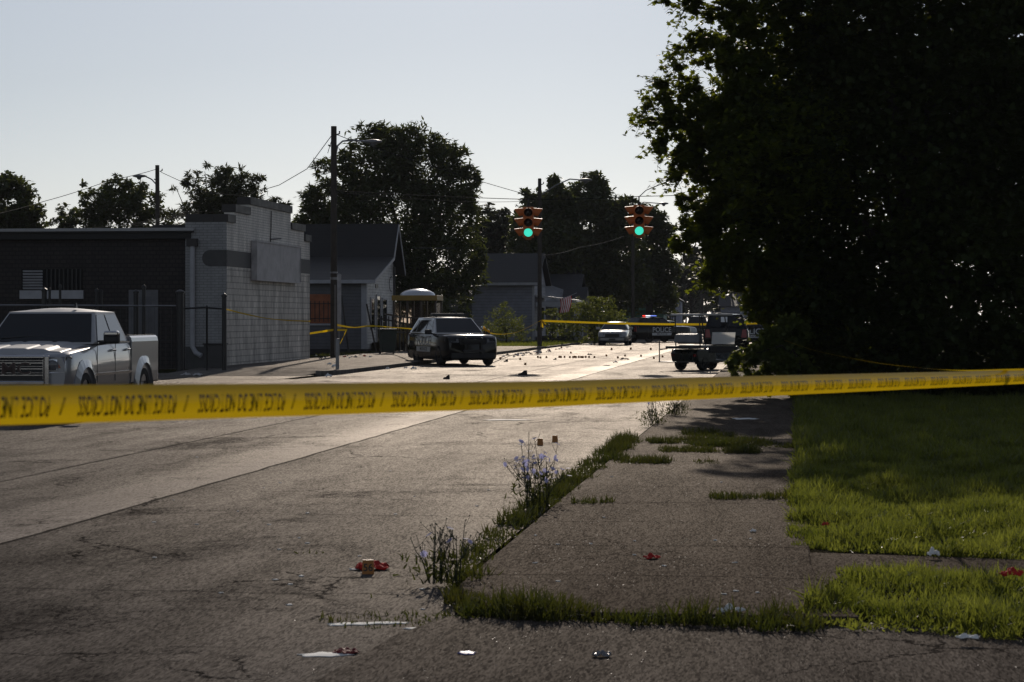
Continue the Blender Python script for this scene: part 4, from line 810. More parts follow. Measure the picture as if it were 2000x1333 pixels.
M_green = mat('lit_green_lens', (.05, .4, .33), rough=.3, emit=(.07, 1., .72), estr=1.15, var=.05)
for px, py0, Y, lb, wy in ((1032, 405, 75.2, 'left orange traffic signal with green light lit', 389), (1248, 401, 74.4, 'right orange traffic signal with green light lit', 384)):
    top = W(px, py0, Y); s = thing('traffic_signal', lb, 'traffic signal', top, R(random.uniform(-2, 2)), 'traffic signals')
    mb = MB(); mb.b2((-.19, -.19, -1.08), (.19, .19, 0)); mb.build('housing', M_sig, s, bevel=.03)
    for dx, dy, rz in ((0, -1, 0), (-1, 0, R(-90)), (1, 0, R(90)), (0, 1, R(180))):
        for k in range(3):
            z = -.19 - .35 * k; Mx = Matrix.Rotation(rz, 4, 'Z')
            mb = MB(); mb.lathe([(.15, 0), (.14, .02), (.08, .04), (.01, .05)], 20, Mx @ Matrix.Translation((0, -.194, z)) @ Matrix.Rotation(R(90), 4, 'X'))
            if rz == 0: mb.build('signal_lens', M_green if k == 2 else M_dlens, s, smooth=50)
            else: mb.build('signal_lens', M_dlens, s, smooth=50)
            # visor: tunnel cut away underneath
            mb = MB(); A = np.linspace(R(-35), R(215), 18); v = []
            for a in A:
                c, sn = math.cos(a), math.sin(a); dep = .30 * (.45 + .55 * max(0, min(1, (sn + .57) / 1.4)))
                v += [(.165 * c, -.19, z + .165 * sn), (.165 * c, -.19 - dep, z + .165 * sn - .03), (.155 * c, -.19 - dep, z + .155 * sn - .03), (.155 * c, -.19, z + .155 * sn)]
            f = [(i * 4 + j, i * 4 + (j + 1) % 4, i * 4 + 4 + (j + 1) % 4, i * 4 + 4 + j) for i in range(len(A) - 1) for j in range(4)]
            mb.add(v, f, Mx); mb.build('visor', M_sig, s, smooth=50)
    mb = MB(); mb.tube([(0, 0, 0), (0, 0, .12)], .05, 8); mb.tube([(0, 0, .1), (0, 0, (py0 - wy) / F * Y)], .025, 6); mb.build('hanger', M_plast, s)
    mb = MB(); mb.b2((-.1, -.1, -1.14), (.1, .1, -1.083)); mb.build('end_cap', M_sig, s)
# ------------------------------------------------------------------ bus shelter, bin, flag
bs = thing('bus_shelter', 'brown bus shelter with yellow fascia and clear domed skylight', 'bus shelter', (W(810, 690, 101).x, 101, 0), -TH)
M_brown = mat('bronze_frame', (.05, .033, .02), rough=.45); M_yel = mat('ochre_fascia', (.26, .16, .025), rough=.5)
M_pane = bpy.data.materials.new('shelter_glass'); M_pane.use_nodes = True; t_ = M_pane.node_tree; b_ = t_.nodes['Principled BSDF']; b_.inputs['Base Color'].default_value = (.5, .42, .35, 1); b_.inputs['Transmission Weight'].default_value = .9; b_.inputs['Roughness'].default_value = .1; b_.inputs['IOR'].default_value = 1.02
M_dome = bpy.data.materials.new('acrylic_dome'); M_dome.use_nodes = True; b_ = M_dome.node_tree.nodes['Principled BSDF']; b_.inputs['Base Color'].default_value = (.62, .64, .68, 1); b_.inputs['Roughness'].default_value = .2; b_.inputs['Metallic'].default_value = .35
for x in (-1.0, -.35, .3, 1.0):
    for y in (0, 1.6):
        mb = MB(); mb.b2((x - .045, y - .045, 0), (x + .045, y + .045, 2.5)); mb.build('post', M_brown, bs)
mb = MB(); mb.b2((-1.08, -.12, 2.504), (1.08, 1.72, 2.75)); mb.build('fascia', M_yel, bs, bevel=.015)
mb = MB(); n = 7; mb.lathe([(.84 * math.cos(a), .32 * math.sin(a)) for a in np.linspace(0, R(88), n)], 28, Matrix.Translation((0, .8, 2.752))); mb.build('skylight_dome', M_dome, bs, smooth=60)
for x0, x1 in ((-.95, -.4), (-.3, .25), (.35, .95)):
    mb = MB(); mb.b2((x0, 1.59, .35), (x1, 1.605, 2.4)); mb.build('glass_pane', M_pane, bs)
for x in (-1.0, 1.0):
    mb = MB(); mb.b2((x - .006, .06, .35), (x + .006, 1.54, 2.4)); mb.build('glass_pane', M_pane, bs)
mb = MB(); [mb.b2((-.8, y, .45), (.8, y + .1, .49)) for y in (1.1, 1.22, 1.34)]; [mb.b2((x, 1.1, 0), (x + .05, 1.44, .446)) for x in (-.7, .65)]; mb.build('bench', M_brown, bs)
bc = G(757, 697, .0)
bn = thing('wheelie_bin', 'dark green wheeled bin beside the bus shelter and gabled house', 'bin', (bc.x, bc.y, .1), .2); M_bin = mat('dark_green_plastic', (.012, .025, .022), rough=.5)
mb = MB(); mb.hexa([(-.28, -.28, .1), (.28, -.28, .1), (.28, .28, .1), (-.28, .28, .1), (-.37, -.36, 1.05), (.37, -.36, 1.05), (.37, .36, 1.05), (-.37, .36, 1.05)]); mb.build('body', M_bin, bn, bevel=.03)
mb = MB(); mb.b2((-.40, -.40, 1.053), (.40, .38, 1.12)); mb.tube([(-.3, .4, 1.1), (-.3, .48, 1.1), (.3, .48, 1.1), (.3, .4, 1.1)], .018, 6); mb.build('lid', M_bin, bn, bevel=.02)
for s in (1, -1): wheel(bn, .0, .0, .12, .06, s, M_drim, 4).matrix_local = Matrix.Translation((s * .3, .25, 0)) @ Matrix.Rotation(R(90), 4, 'Z')
# flag
fl = thing('flag', 'american flag of red and white stripes hung from the porch', 'flag', W(1117, 577, 134))
M_fr = mat('flag_red', (.5, .03, .03), rough=.8); M_fw = mat('flag_white', (.85, .83, .8), rough=.8)
def flagp(u, v):   # u along stripes (hanging down-left), v across
    return Vector((-.32 - .42 * v + .10 * math.sin(4 * u) * .5 - .12 * u * (1 - v) + .3 * (1 - v), .12 * math.sin(7 * v + 2 * u), -.02 - .22 * v - 1.02 * u + .35 * v * u * .4))
mb = MB(); n = 11; vs = []; fs = []
for i in range(11):
    for j in range(n * 2 + 1): vs.append(flagp(i / 10, j / (2 * n)))
for i in range(10):
    for j in range(2 * n):
        fs.append((i * (2 * n + 1) + j, (i + 1) * (2 * n + 1) + j, (i + 1) * (2 * n + 1) + j + 1, i * (2 * n + 1) + j + 1))
me_mi = [(j // 2) % 2 for i in range(10) for j in range(2 * n)]
mb.v = [tuple(v) for v in vs]; mb.f = fs; mb.mi = me_mi
fo = mb.build('flag_cloth', [M_fr, M_fw], fl, smooth=60); sm = fo.modifiers.new('solid', 'SOLIDIFY'); sm.thickness = .006
mb = MB(); mb.tube([(.25, 0, .12), (-.9, .1, -.35)][::-1] + [(.3, 0, .15)], .015, 6); mb.build('flag_pole', M_whitep, fl)
# ------------------------------------------------------------------ barrier tapes
def tapemat(name, col, trans):
    m = bpy.data.materials.new(name); m.use_nodes = True; t = m.node_tree; b = t.nodes['Principled BSDF']; b.inputs['Base Color'].default_value = (*col, 1); b.inputs['Roughness'].default_value = .35
    tr = nn(t, 'ShaderNodeBsdfTranslucent'); tr.inputs[0].default_value = (*[c * .9 for c in col], 1); ms = nn(t, 'ShaderNodeMixShader'); ms.inputs[0].default_value = trans
    t.links.new(b.outputs[0], ms.inputs[1]); t.links.new(tr.outputs[0], ms.inputs[2]); t.links.new(ms.outputs[0], t.nodes['Material Output'].inputs[0]); return m
M_tape = tapemat('yellow_tape', (.85, .56, .010), .62)
M_ink = tapemat('tape_ink', (.022, .012, .004), .15)
TW = .076
def maintape(x):           # picture x -> centre point of the near tape
    h = 78.5 - .0257 * x
    y = np.interp(x, [-420, 0, 560, 1000, 1400, 2000, 2330], [799, 792, 781.5, 772.3, 757.6, 736.5, 724]); Y = TW * F / h
    return W(x, y, Y)
xs = np.linspace(-420, 2330, 130); PT = [maintape(x) for x in xs]
SL = [0.]
for i in range(1, len(PT)): SL.append(SL[-1] + (PT[i] - PT[i - 1]).length)
def tpos(s, w_):
    """point on the tape, s metres along it, w_ in -1..1 across (up positive); the strip bulges towards the viewer"""
    s = max(0, min(SL[-1] - 1e-4, s)); i = max(0, min(len(SL) - 2, int(np.searchsorted(SL, s) - 1))); t = (s - SL[i]) / (SL[i + 1] - SL[i])
    p = PT[i].lerp(PT[i + 1], t); d = (PT[i + 1] - PT[i]).normalized(); n = Vector((d.y, -d.x, 0)).normalized()
    bulge = .019 * (1 - w_ * w_) + .003 * math.sin(9 * s)
    return p + Vector((0, 0, w_ * TW / 2)) + n * bulge, n
tp = thing('police_tape', 'yellow barrier tape with black lettering stretched across the near foreground', 'barrier tape', (0, 0, 0))
ns, nw = 160, 10; vs = []; fs = []
for i in range(ns + 1):
    for j in range(nw + 1): vs.append(tpos(SL[-1] * i / ns, j / nw * 2 - 1)[0])
for i in range(ns):
    for j in range(nw): a = i * (nw + 1) + j; fs.append((a, a + nw + 1, a + nw + 2, a + 1))
mb = MB(); mb.add(vs, fs); mb.build('tape_strip', M_tape, tp, smooth=60, recalc=False)
def s_at(x):
    i = np.searchsorted(xs, x) - 1; t = (x - xs[i]) / (xs[i + 1] - xs[i]); return SL[i] + t * (SL[i + 1] - SL[i])
s0 = s_at(135); per = s_at(375) - s_at(135)
v1, f1 = text_geo('POLICE LINE DO NOT CROSS', .051); wmax = max(abs(q[0]) for q in v1); hmax = max(abs(q[1]) for q in v1)
v2, f2 = text_geo('/', .06)
mb = MB()
for k in range(-4, 30):
    c = s0 + per * (k + .41)
    if c < .4 or c > SL[-1] - .4: continue
    def put(v, f, cc, kx, ky):
        o = []
        for a, b_, _ in v:
            q, n = tpos(cc - a * kx, -b_ * ky - .04); o.append(q + n * .0012)
        mb.add(o, f)
    put(v1, f1, c, per * .40 / wmax, .60 / hmax); put(v2, f2, c + per * .49, 1., .62 / .03)
mb.build('tape_lettering', M_ink, tp, recalc=False)
def tape(pts, label, wd=.07, tilt=0., name='police_tape', sub=6, tilts=None):
    P = [W(*q) for q in pts]; Q = []
    for i in range(len(P) - 1):      # smooth
        p0, p1, p2, p3 = P[max(i - 1, 0)], P[i], P[i + 1], P[min(i + 2, len(P) - 1)]
        for k in range(sub):
            t = k / sub; Q.append(.5 * ((2 * p1) + (p2 - p0) * t + (2 * p0 - 5 * p1 + 4 * p2 - p3) * t * t + (3 * p1 - p0 - 3 * p2 + p3) * t ** 3))
    Q.append(P[-1]); vs = []; fs = []
    for i, q in enumerate(Q):
        d = (Q[min(i + 1, len(Q) - 1)] - Q[max(i - 1, 0)]).normalized(); n = Vector((d.y, -d.x, 0)).normalized()
        a = tilt if tilts is None else np.interp(i / (len(Q) - 1), np.linspace(0, 1, len(tilts)), tilts)
        u = Vector((0, 0, 1)) * math.cos(a) + n * math.sin(a)
        vs += [q - u * wd / 2, q + n * .004, q + u * wd / 2]
    for i in range(len(Q) - 1):
        for j in (0, 1): a = i * 3 + j; fs.append((a, a + 3, a + 4, a + 1))
    mb = MB(); mb.add(vs, fs); o = mb.build(name, M_tape, recalc=False); return tag(o, label, 'barrier tape', 'police tapes')
tape([(1526, 663, 46), (1560, 675, 36), (1600, 687, 29), (1700, 707, 20), (1800, 719, 15), (1880, 724, 12.6), (2010, 722, 10.9), (2120, 720, 9.9)], 'twisted second tape strand running from the dark bush to right edge', wd=.036, tilts=[1.4, 1.3, 1.35, 1.5, 1.3, 1.2])
tape([(1058, 627, 121), (1200, 632, 116), (1340, 634, 112), (1420, 633, 108), (1500, 631, 104)], 'taut yellow tape across the street behind the cart from middle pole', wd=.11, tilt=.15)
tape([(948, 648, 77.4), (962, 652, 82), (985, 653, 92), (1010, 649, 103), (1035, 638, 113), (1052, 628, 121)], 'drooping tape from patrol SUV mirror up to the middle pole', wd=.075, tilts=[.6, 1.2, 1.2, 1.0, .8])
tape([(652, 634, 85), (690, 640, 92), (724, 637, 98), (770, 640, 96), (806, 643, 82)], 'yellow tape strung from tall pole past the bin to patrol SUV', wd=.085, tilts=[.3, 1.1, .4, 1.2, .8])
tape([(604, 652, 83), (630, 648, 84), (652, 645, 85), (678, 645, 95)], 'orange lit tape stretched from brick shop corner past the tall pole', wd=.085, tilt=.3)
tape([(440, 604, 66), (480, 614, 70), (520, 622, 74), (560, 626, 78), (606, 628, 83)], 'pale twisted tape draped across the white brick front', wd=.06, tilts=[1.2, 1.0, 1.3, .9, .7])
tape([(676, 646, 95.2), (670, 660, 95), (664, 672, 95)], 'short loose tape end hanging beside the leaning dark post', wd=.06, tilt=.3)
# knot of tape on the middle pole
mb = MB(); kx = W(1058, 625, 120.8)
for k in range(5):
    a = random.uniform(-.6, .6); L_ = random.uniform(.25, .45); mb.add([kx + Vector(q) for q in ((-.04, 0, 0), (.04, 0, 0), (.04 + a * .4, -.05 * k, -L_ + .3 * (k % 2) * 2 * L_), (-.03 + a * .4, -.05 * k, -L_ + .3 * (k % 2) * 2 * L_))], [(0, 1, 2, 3)])
tag(mb.build('tape_knot', M_tape, recalc=False), 'yellow tape knot tied on the middle pole', 'tape knot')
mb = MB(); kx = W(950, 646, 77.2)
for k in range(4):
    mb.add([kx + Vector(q) for q in ((-.12, 0, .03 * k), (-.1, .02, .08 + .03 * k), (.12, 0, -.02 * k), (.1, .02, -.08))], [(0, 1, 3, 2)])
tag(mb.build('tape_knot', M_tape, recalc=False), 'yellow tape knot tied on the patrol SUV mirror', 'tape knot')
# ------------------------------------------------------------------ evidence markers
M_mark = mat('marker_orange', (.40, .15, .02), rough=.5, var=.15)
def marker(label, p, s=.085, rz=0., num=None, grp='evidence markers'):
    o = thing('evidence_marker', label, 'evidence marker', p, rz, grp); h = s; w_ = s * .46; d = s * .30
    mb = MB()
    for k in (-1, 1): mb.hexa([(-w_, k * d, 0), (w_, k * d, 0), (w_, k * (d - .004), 0), (-w_, k * (d - .004), 0), (-w_ * .9, k * .010, h), (w_ * .9, k * .010, h), (w_ * .9, k * .006, h), (-w_ * .9, k * .006, h)])
    mb.b2((-w_ * .9, -.01, h + .0005), (w_ * .9, .01, h + .004)); mb.build('folded_plate', M_mark, o)
    if num:
        v, f = text_geo(num, s * .78); sl_ = (d - .010) / h
        mb = MB(); mb.add([(a * .95, -d + (h * .47 + b_) * sl_ - .0012, h * .47 + b_) for a, b_, _ in v], f); mb.build('number', M_decalk, o, recalc=False)
    return o
marker('orange evidence marker numbered 56 standing against a red cloth', G(719, 1121), .088, .05, '56')
marker('orange evidence marker behind the flowering weed, left one of a pair', G(1055, 870), .085, .1)
marker('orange evidence marker behind the flowering weed, right one of a pair', G(1084, 863.5), .085, -.1)
row = [1067.3, 1092.5, 1095.5, 1102.5, 1113, 1119.5, 1122.5, 1125, 1130.5, 1135, 1138.5, 1144, 1150.5, 1161]
for x in row: marker('small dark evidence marker in the straight row on the sunlit road', G(x, 699.6 + random.uniform(-.3, .3)), .085, random.uniform(-.5, .5), grp='evidence markers in a row')
for x, y in ((1194.6, 684), (1232, 683.3), (1271, 684), (1206.7, 700.4), (1184.3, 696.6), (1221, 696.6), (1277, 701.5), (1294, 698.6), (1115, 690.7), (1252, 697.2), (977, 702), (1026, 713.6), (1050.7, 699.8), (1055.6, 700.6), (1016, 703.6), (1096.5, 680.5), (1012, 693)):
    marker('small dark evidence marker scattered alone on the sunlit road', G(x, y), .085 if y > 690 else .11, random.uniform(-.8, .8), grp='scattered evidence markers')
# ------------------------------------------------------------------ cloth, shoes, litter
M_redc = mat('red_cloth', (.42, .016, .012), rough=.9, var=.4, scale=30); M_darkc = mat('dark_cloth', (.03, .025, .025), rough=.9, var=.4)
def crumple(name, label, cat, p, L_, Wd_, H_, m, rz=0., grp=None, seed=0, n=12):
    rg = random.Random(seed + int(p[0] * 100) + int(p[1] * 10)); ph = [rg.uniform(0, 6) for _ in range(8)]
    def fn(u, v):
        a, b_ = u * 2 - 1, v * 2 - 1; r2 = max(0, 1 - (a * a + b_ * b_) * .5)
        z = H_ * r2 * (.35 + .65 * abs(math.sin(3.1 * a + ph[0]) * math.cos(2.7 * b_ + ph[1]) + .5 * math.sin(7 * a + 5 * b_ + ph[2])) / 1.3)
        e = 1 - .25 * abs(math.sin(3 * math.atan2(b_, a) + ph[3]))
        return (a * L_ / 2 * e * math.sqrt(1 - b_ * b_ / 2), b_ * Wd_ / 2 * e * math.sqrt(1 - a * a / 2), z + .003)
    mb = MB(); mb.grid(fn, n, n); o = mb.build(name, m, smooth=30); o.location = p; o.rotation_euler = (0, 0, rz)
    q = o.modifiers.new('thick', 'SOLIDIFY'); q.thickness = .003; return tag(o, label, cat, grp)
crumple('red_cloth', 'red crumpled cloth lying behind the numbered evidence marker', 'cloth', G(727, 1113), .26, .22, .075, M_redc, .1)
crumple('paper', 'white scrap beside the red cloth in the road', 'paper', G(692, 1114), .08, .06, .015, M_paper)
crumple('red_cloth', 'small folded red cloth on the concrete sidewalk', 'cloth', G(1273, 1092, .05), .13, .12, .04, M_redc, .2)
crumple('red_scrap', 'red scrap lying on the grass at right edge', 'scrap', G(1975, 1126, .14), .16, .14, .06, M_redc)
crumple('red_scrap', 'small rusty red scrap in the sunlit lawn', 'scrap', G(1612, 1028, .14), .07, .06, .04, M_redc)
crumple('paper', 'flat white paper sheet at the driveway edge', 'paper', G(636, 1280), .30, .16, .006, M_paper, .1)
crumple('red_paper', 'dark red paper folded over the white sheet end', 'paper', G(676, 1277), .15, .13, .035, mat('dark_red_paper', (.16, .015, .015), rough=.7), -.2)
for x, y, L_, W_ in ((690, 1220, .30, .10), (755, 1218, .28, .10), (815, 1229, .17, .09), (660, 1222, .12, .07)):
    crumple('paper', 'torn white papers in the gutter at the drive corner', 'paper', G(x, y), L_, W_, .006, M_paper, 0, 'torn papers in the gutter', seed=int(x))
crumple('crushed_can', 'crushed pale can lying on the near driveway', 'can', G(1175, 1284, .018), .11, .07, .04, M_galv, -.05)
crumple('plastic_cup', 'clear plastic cup with dark band at the grass edge', 'cup', G(1428, 1197, .05), .17, .08, .05, M_paper)
crumple('paper', 'white paper ball between the two grass patches', 'paper', G(1823, 1087, .06), .10, .08, .07, M_paper)
crumple('paper', 'small white scrap on sidewalk near the lawn', 'paper', G(1471, 1040, .05), .06, .05, .03, M_paper)
crumple('paper', 'white wrapper at the lawn front edge on right', 'paper', G(1890, 1248, .05), .14, .08, .03, M_paper)
crumple('paper', 'long pale sheet lying on the shaded sidewalk', 'paper', G(1456, 819, .05), .45, .5, .02, M_paper)
crumple('paper', 'faint white sheet on the lane beyond the joint', 'paper', G(990, 821), 1.0, .5, .01, mat('worn_road_paint', (.2, .19, .18), rough=.7))
for x, y, L_, H_ in ((1021, 733, .26, .14), (872, 741, .18, .12), (988, 707, .16, .10), (1084, 703, .12, .07)):
    o = thing('shoe', 'abandoned dark shoe lying on the sunlit road', 'shoe', G(x, y), random.uniform(-.3, .3), 'abandoned shoes')
    mb = MB(); mb.loft([[(px_ * L_, wy * .05 * sx, 0 if k < 2 else zt_ * H_) for k, (wy, sx) in enumerate(((-1, 1), (1, 1), (.7, 1), (-.7, 1)))] for px_, zt_ in ((-.5, .3), (-.35, .42), (-.1, .5), (.1, .85), (.3, 1.), (.48, .95), (.5, .3))]); mb.build('upper', M_darkc, o, smooth=60, bevel=.01)
    mb = MB(); mb.b2((-.51 * L_, -.055, -.0), (.51 * L_, .055, .018)); mb.build('sole', M_plast, o, bevel=.005)
crumple('dark_garment', 'long dark garment lying across the bright road', 'clothing', G(1220, 703), .45, .5, .09, M_darkc, 0)
crumple('dark_garment', 'small dark clothing pile near the marker row', 'clothing', G(1152, 694), .24, .4, .09, M_darkc, .2)
crumple('flat_board', 'flat dark strip lying on the bright road', 'board', G(1185, 715), .30, .4, .03, M_darkc, -.1)
crumple('white_shoe', 'pale and dark shoe lying right of the marker row', 'shoe', G(1202, 709), .24, .3, .08, M_whitep, .1)
rg = random.Random(5)
for k in range(58):       # litter heap in the left gutter round the middle pole and house front
    if k < 34: x = rg.uniform(975, 1075); y = 699 - (x - 975) * .125 + rg.uniform(-2, 3); z = 0
    elif k < 48: x = rg.uniform(612, 740); y = rg.uniform(690, 702); z = .13
    else: x = rg.uniform(1060, 1160); y = rg.uniform(669, 684); z = 0.02
    s_ = rg.uniform(.08, .22); crumple('litter', ['white scraps of litter in the far left gutter', 'white scraps of litter before the gabled house', 'white scraps of litter on the far verge'][(k >= 34) + (k >= 48)], 'litter', G(x, y, z), s_, s_, s_ * .5, [M_paper, M_paper, M_galv, M_redc, M_darkc][rg.randrange(5)], rg.uniform(0, 3), ['gutter litter', 'house front litter', 'verge litter'][(k >= 34) + (k >= 48)], seed=k, n=6)
for x, y, s_ in ((655, 718, .3), (643, 713, .2), (642, 737, .25), (757, 722, .2), (808, 722, .25), (792, 720, .15)):
    crumple('litter', 'white crumpled litter by the left kerb', 'litter', G(x, y, .13 if x < 660 and y < 730 else 0.), s_, s_, s_ * .5, M_paper, 0, 'kerb litter', seed=int(x), n=8)
for x, y in ((363, 734), (386, 735)): crumple('litter', 'dull plastic litter at the foot of the iron fence', 'litter', G(x, y), .35, .3, .12, M_grey, 0, 'fence litter', n=8)
crumple('blue_wrapper', 'blue wrapper at the white brick shop corner', 'wrapper', G(443, 724), .14, .12, .08, mat('blue_wrap', (.04, .07, .35), rough=.5), n=8)
crumple('blue_scraps', 'blue flecks of wrapper on the near driveway', 'wrapper', G(912, 1277, .018), .10, .12, .01, mat('blue_wrap', (.04, .07, .35)), n=8)
# ------------------------------------------------------------------ vegetation
MAPLE = [(0, 0, 0), (.28, -.02, .05), (.5, .25, .0), (.30, .38, .03), (.42, .75, -.05), (.14, .68, .03), (0, 1.05, -.08), (-.14, .68, .03), (-.42, .75, -.05), (-.30, .38, .03), (-.5, .25, 0), (-.28, -.02, .05)]
MAPF = [(0, 1, 2, 3, 4, 5, 6), (0, 6, 7, 8, 9, 10, 11)]
OVAL = [(0, 0, 0), (.24, .3, .05), (.2, .7, .0), (0, 1, -.1), (-.2, .7, 0), (-.24, .3, .05)]; OVF = [(0, 1, 2, 3), (0, 3, 4, 5)]
LANCE = [(0, 0, 0), (.16, .35, .04), (0, 1, -.15), (-.16, .35, .04)]; LAF = [(0, 1, 2), (0, 2, 3)]
def unit(n):
    v = RNG.normal(size=(n, 3)); return v / np.linalg.norm(v, axis=1)[:, None]
def crown(name, blobs, Y, leaf, n, m, parent, tmpl=(OVAL, OVF), depth=.8, tilt=.8, clump=(.26, .42), shell=.5, droop=0., per=26, origin=None, wp=2.2):
    """leaves in clumps through the volume of several lobes; blobs = (px, py, radius px[, depth offset])"""
    C_ = []; Rr = []
    for q in blobs:
        dy = q[3] if len(q) > 3 else random.uniform(-1, 1) * depth * q[2] / F * Y
        C_.append(W(q[0], q[1], Y + dy)); Rr.append(q[2] / F * (Y + dy))
    Rr = np.array(Rr); C_ = np.array([tuple(c) for c in C_]); wts = Rr ** wp; wts /= wts.sum()
    nc = max(4, n // per); bi = RNG.choice(len(Rr), nc, p=wts)
    rad = RNG.uniform(shell, 1.0, nc) ** .6 * RNG.choice([1., 1., 1., 1.12], nc)
    cc = C_[bi] + unit(nc) * (Rr[bi] * rad)[:, None]
    cr = np.minimum(RNG.uniform(clump[0], clump[1], nc) * Rr[bi], 1.1) * RNG.uniform(.6, 1.15, nc)
    k = RNG.integers(0, nc, n); off = unit(n) * (RNG.uniform(0, 1, n) ** .5)[:, None] * cr[k][:, None]; off[:, 2] *= .62
    P = cc[k] + off; P = P[P[:, 2] > .06]; n = len(P)
    A = rotmats(n, tilt); s = leaf * RNG.uniform(.65, 1.25, n)
    if droop:
        pass
    o = replicate(name, tmpl[0], tmpl[1], A * s[:, None, None], P - np.array(origin if origin is not None else (0, 0, 0)), m, parent)
    return C_, Rr
M_bark = mat('bark', (.03, .024, .018), rough=.95, var=.4, bump=.8, bscale=12)
def tree(label, blobs, Y, base, leaf, n, m, tmpl=(OVAL, OVF), rt=.25, name='tree', cat='tree', grp=None, **k):
    bx_ = (base - 1000) / F * Y; t = thing(name, label, cat, (bx_, Y, 0), 0, grp); org = (bx_, Y, 0)
    C_, Rr = crown('crown', blobs, Y, leaf, n, m, t, tmpl, origin=org, **k)
    mb = MB(); zc = float(np.average(C_[:, 2], weights=Rr)); fork = Vector((0, 0, max(.8, zc * .42)))
    mb.tube([(0, 0, -.2), (.05, 0, fork.z * .5), fork], [rt * 1.25, rt, rt * .85], 10)
    for c, r_ in sorted(zip(C_, Rr), key=lambda q: -q[1])[:14]:
        e = Vector(c) - Vector(org); mid = fork.lerp(e, .5) + Vector((random.uniform(-.3, .3), random.uniform(-.3, .3), .3))
        mb.tube([fork, mid, e], [rt * .5, rt * .3, rt * .08], 6)
    mb.build('trunk', M_bark, t, smooth=60); return t
L_big = leafmat('maple_leaves', (.018, .028, .008), (.03, .042, .012), trans=.32, tcol=(.10, .12, .010), rough=.6, spec=.15)
L_mid = leafmat('dark_leaves', (.024, .036, .012), (.046, .06, .02), trans=.35, tcol=(.12, .14, .02))
L_far = leafmat('far_leaves', (.026, .034, .018), (.042, .05, .026), trans=.25)
L_lite = leafmat('light_leaves', (.035, .045, .018), (.055, .066, .028), trans=.3)
L_bush = leafmat('bush_leaves', (.04, .06, .016), (.08, .10, .03), trans=.42, rough=.6, spec=.2, tcol=(.26, .29, .04))
# big dark tree on the right
BB = [(1750, 320, 290), (1900, 260, 250), (2050, 350, 250), (1610, 170, 150), (1560, 340, 150), (1590, 560, 110), (1700, 600, 165), (1880, 560, 185), (2040, 620, 175), (1650, 655, 95), (1780, 700, 110), (1930, 720, 110), (1800, 60, 180), (1990, 60, 180), (1680, 40, 125), (1700, -120, 150), (1950, -120, 170), (1560, -70, 110), (1820, -200, 150), (2080, -100, 150), (1500, -130, 120), (1610, -150, 130), (1410, -120, 95), (1310, -95, 78), (1390, -190, 90)]
BE = [(1530, 330, 140), (1480, 260, 100), (1420, 235, 70), (1360, 215, 46), (1310, 240, 36), (1452, 140, 72), (1400, 105, 40), (1360, 80, 22), (1480, 50, 76), (1580, 20, 90), (1430, 20, 34), (1420, 395, 82), (1370, 440, 44), (1480, 480, 95), (1430, 520, 52), (1550, 560, 90), (1500, 590, 46), (1345, 320, 36), (1385, 300, 58), (1332, 480, 22), (1395, 490, 30), (1345, 170, 24), (1350, 5, 22), (1296, 165, 13), (1262, 235, 13), (1335, 395, 20), (1385, 545, 24), (1270, 205, 9), (1325, 130, 10), (1318, 345, 14), (1290, 285, 16), (1330, 95, 8), (1300, 195, 18), (1345, 275, 34), (1600, 620, 60), (1630, 120, 80), (1300, 2, 10), (1390, 30, 16), (1700, 690, 60)]
bt = tree('huge dark broadleaf tree filling the right side of the view', BB, 46, 1790, .145, 135000, L_big, (MAPLE, MAPF), rt=.34, name='broadleaf_tree', grp='trees', shell=.3, clump=(.22, .42), per=26, depth=.75, tilt=.9)
L_edge = leafmat('backlit_maple_leaves', (.02, .032, .008), (.035, .05, .014), trans=.5, tcol=(.27, .31, .02), spec=.2)  # brighter copy of the maple leaves, backlight put into the colour
crown('outer_foliage', BE, 46, .115, 60000, L_edge, bt, (MAPLE, MAPF), origin=bt.location, shell=.15, clump=(.16, .34), per=17, depth=.7, tilt=.8, wp=1.8)
def sprays(blobs, Y, parent, n, leaf, m):
    org = Vector(parent.location); tw = MB(); P = []
    for k in range(n):
        q = random.choice(blobs); c = W(q[0], q[1], Y + random.uniform(-.6, .6) * q[2] / F * Y); rr = q[2] / F * Y
        d = Vector((random.uniform(-1.0, .5), random.uniform(-.9, .9), random.uniform(-.55, .75))).normalized()
        a = c + d * rr * random.uniform(.4, .82); L_ = random.uniform(.2, .62); pts = [a + d * L_ * t - Vector((0, 0, .35 * L_ * t * t)) for t in np.linspace(0, 1, 6)]
        tw.tube([p - org for p in pts], [.010, .008, .007, .005, .004, .002], 4)
        for j in range(int(L_ * 22)):
            t = (j + .5) / (L_ * 22); p = a + d * L_ * t - Vector((0, 0, .35 * L_ * t * t)); P.append(p - org + Vector((random.gauss(0, .05), random.gauss(0, .05), random.gauss(-.02, .04))))
    P = np.array([tuple(p) for p in P]); tw.build('twigs', M_bark, parent)['kind'] = 'stuff'
    replicate('spray_leaves', MAPLE, MAPF, rotmats(len(P), .7) * (leaf * RNG.uniform(.6, 1.2, len(P)))[:, None, None], P, m, parent)
sprays([q for q in BE if q[0] < 1560 and not (q[0] < 1350 and q[1] > 380)], 46, bt, 420, .115, L_edge)
UB = [(1600, 720, 50), (1680, 745, 45), (1770, 740, 55), (1880, 740, 60), (1990, 735, 60), (2080, 720, 70), (1560, 690, 40), (1590, 640, 50)]
tree('dark undergrowth shrubs at the foot of the big right tree', UB, 48, 1750, .14, 30000, L_big, (MAPLE, MAPF), rt=.06, name='shrub', cat='shrub', shell=.2, depth=1.)
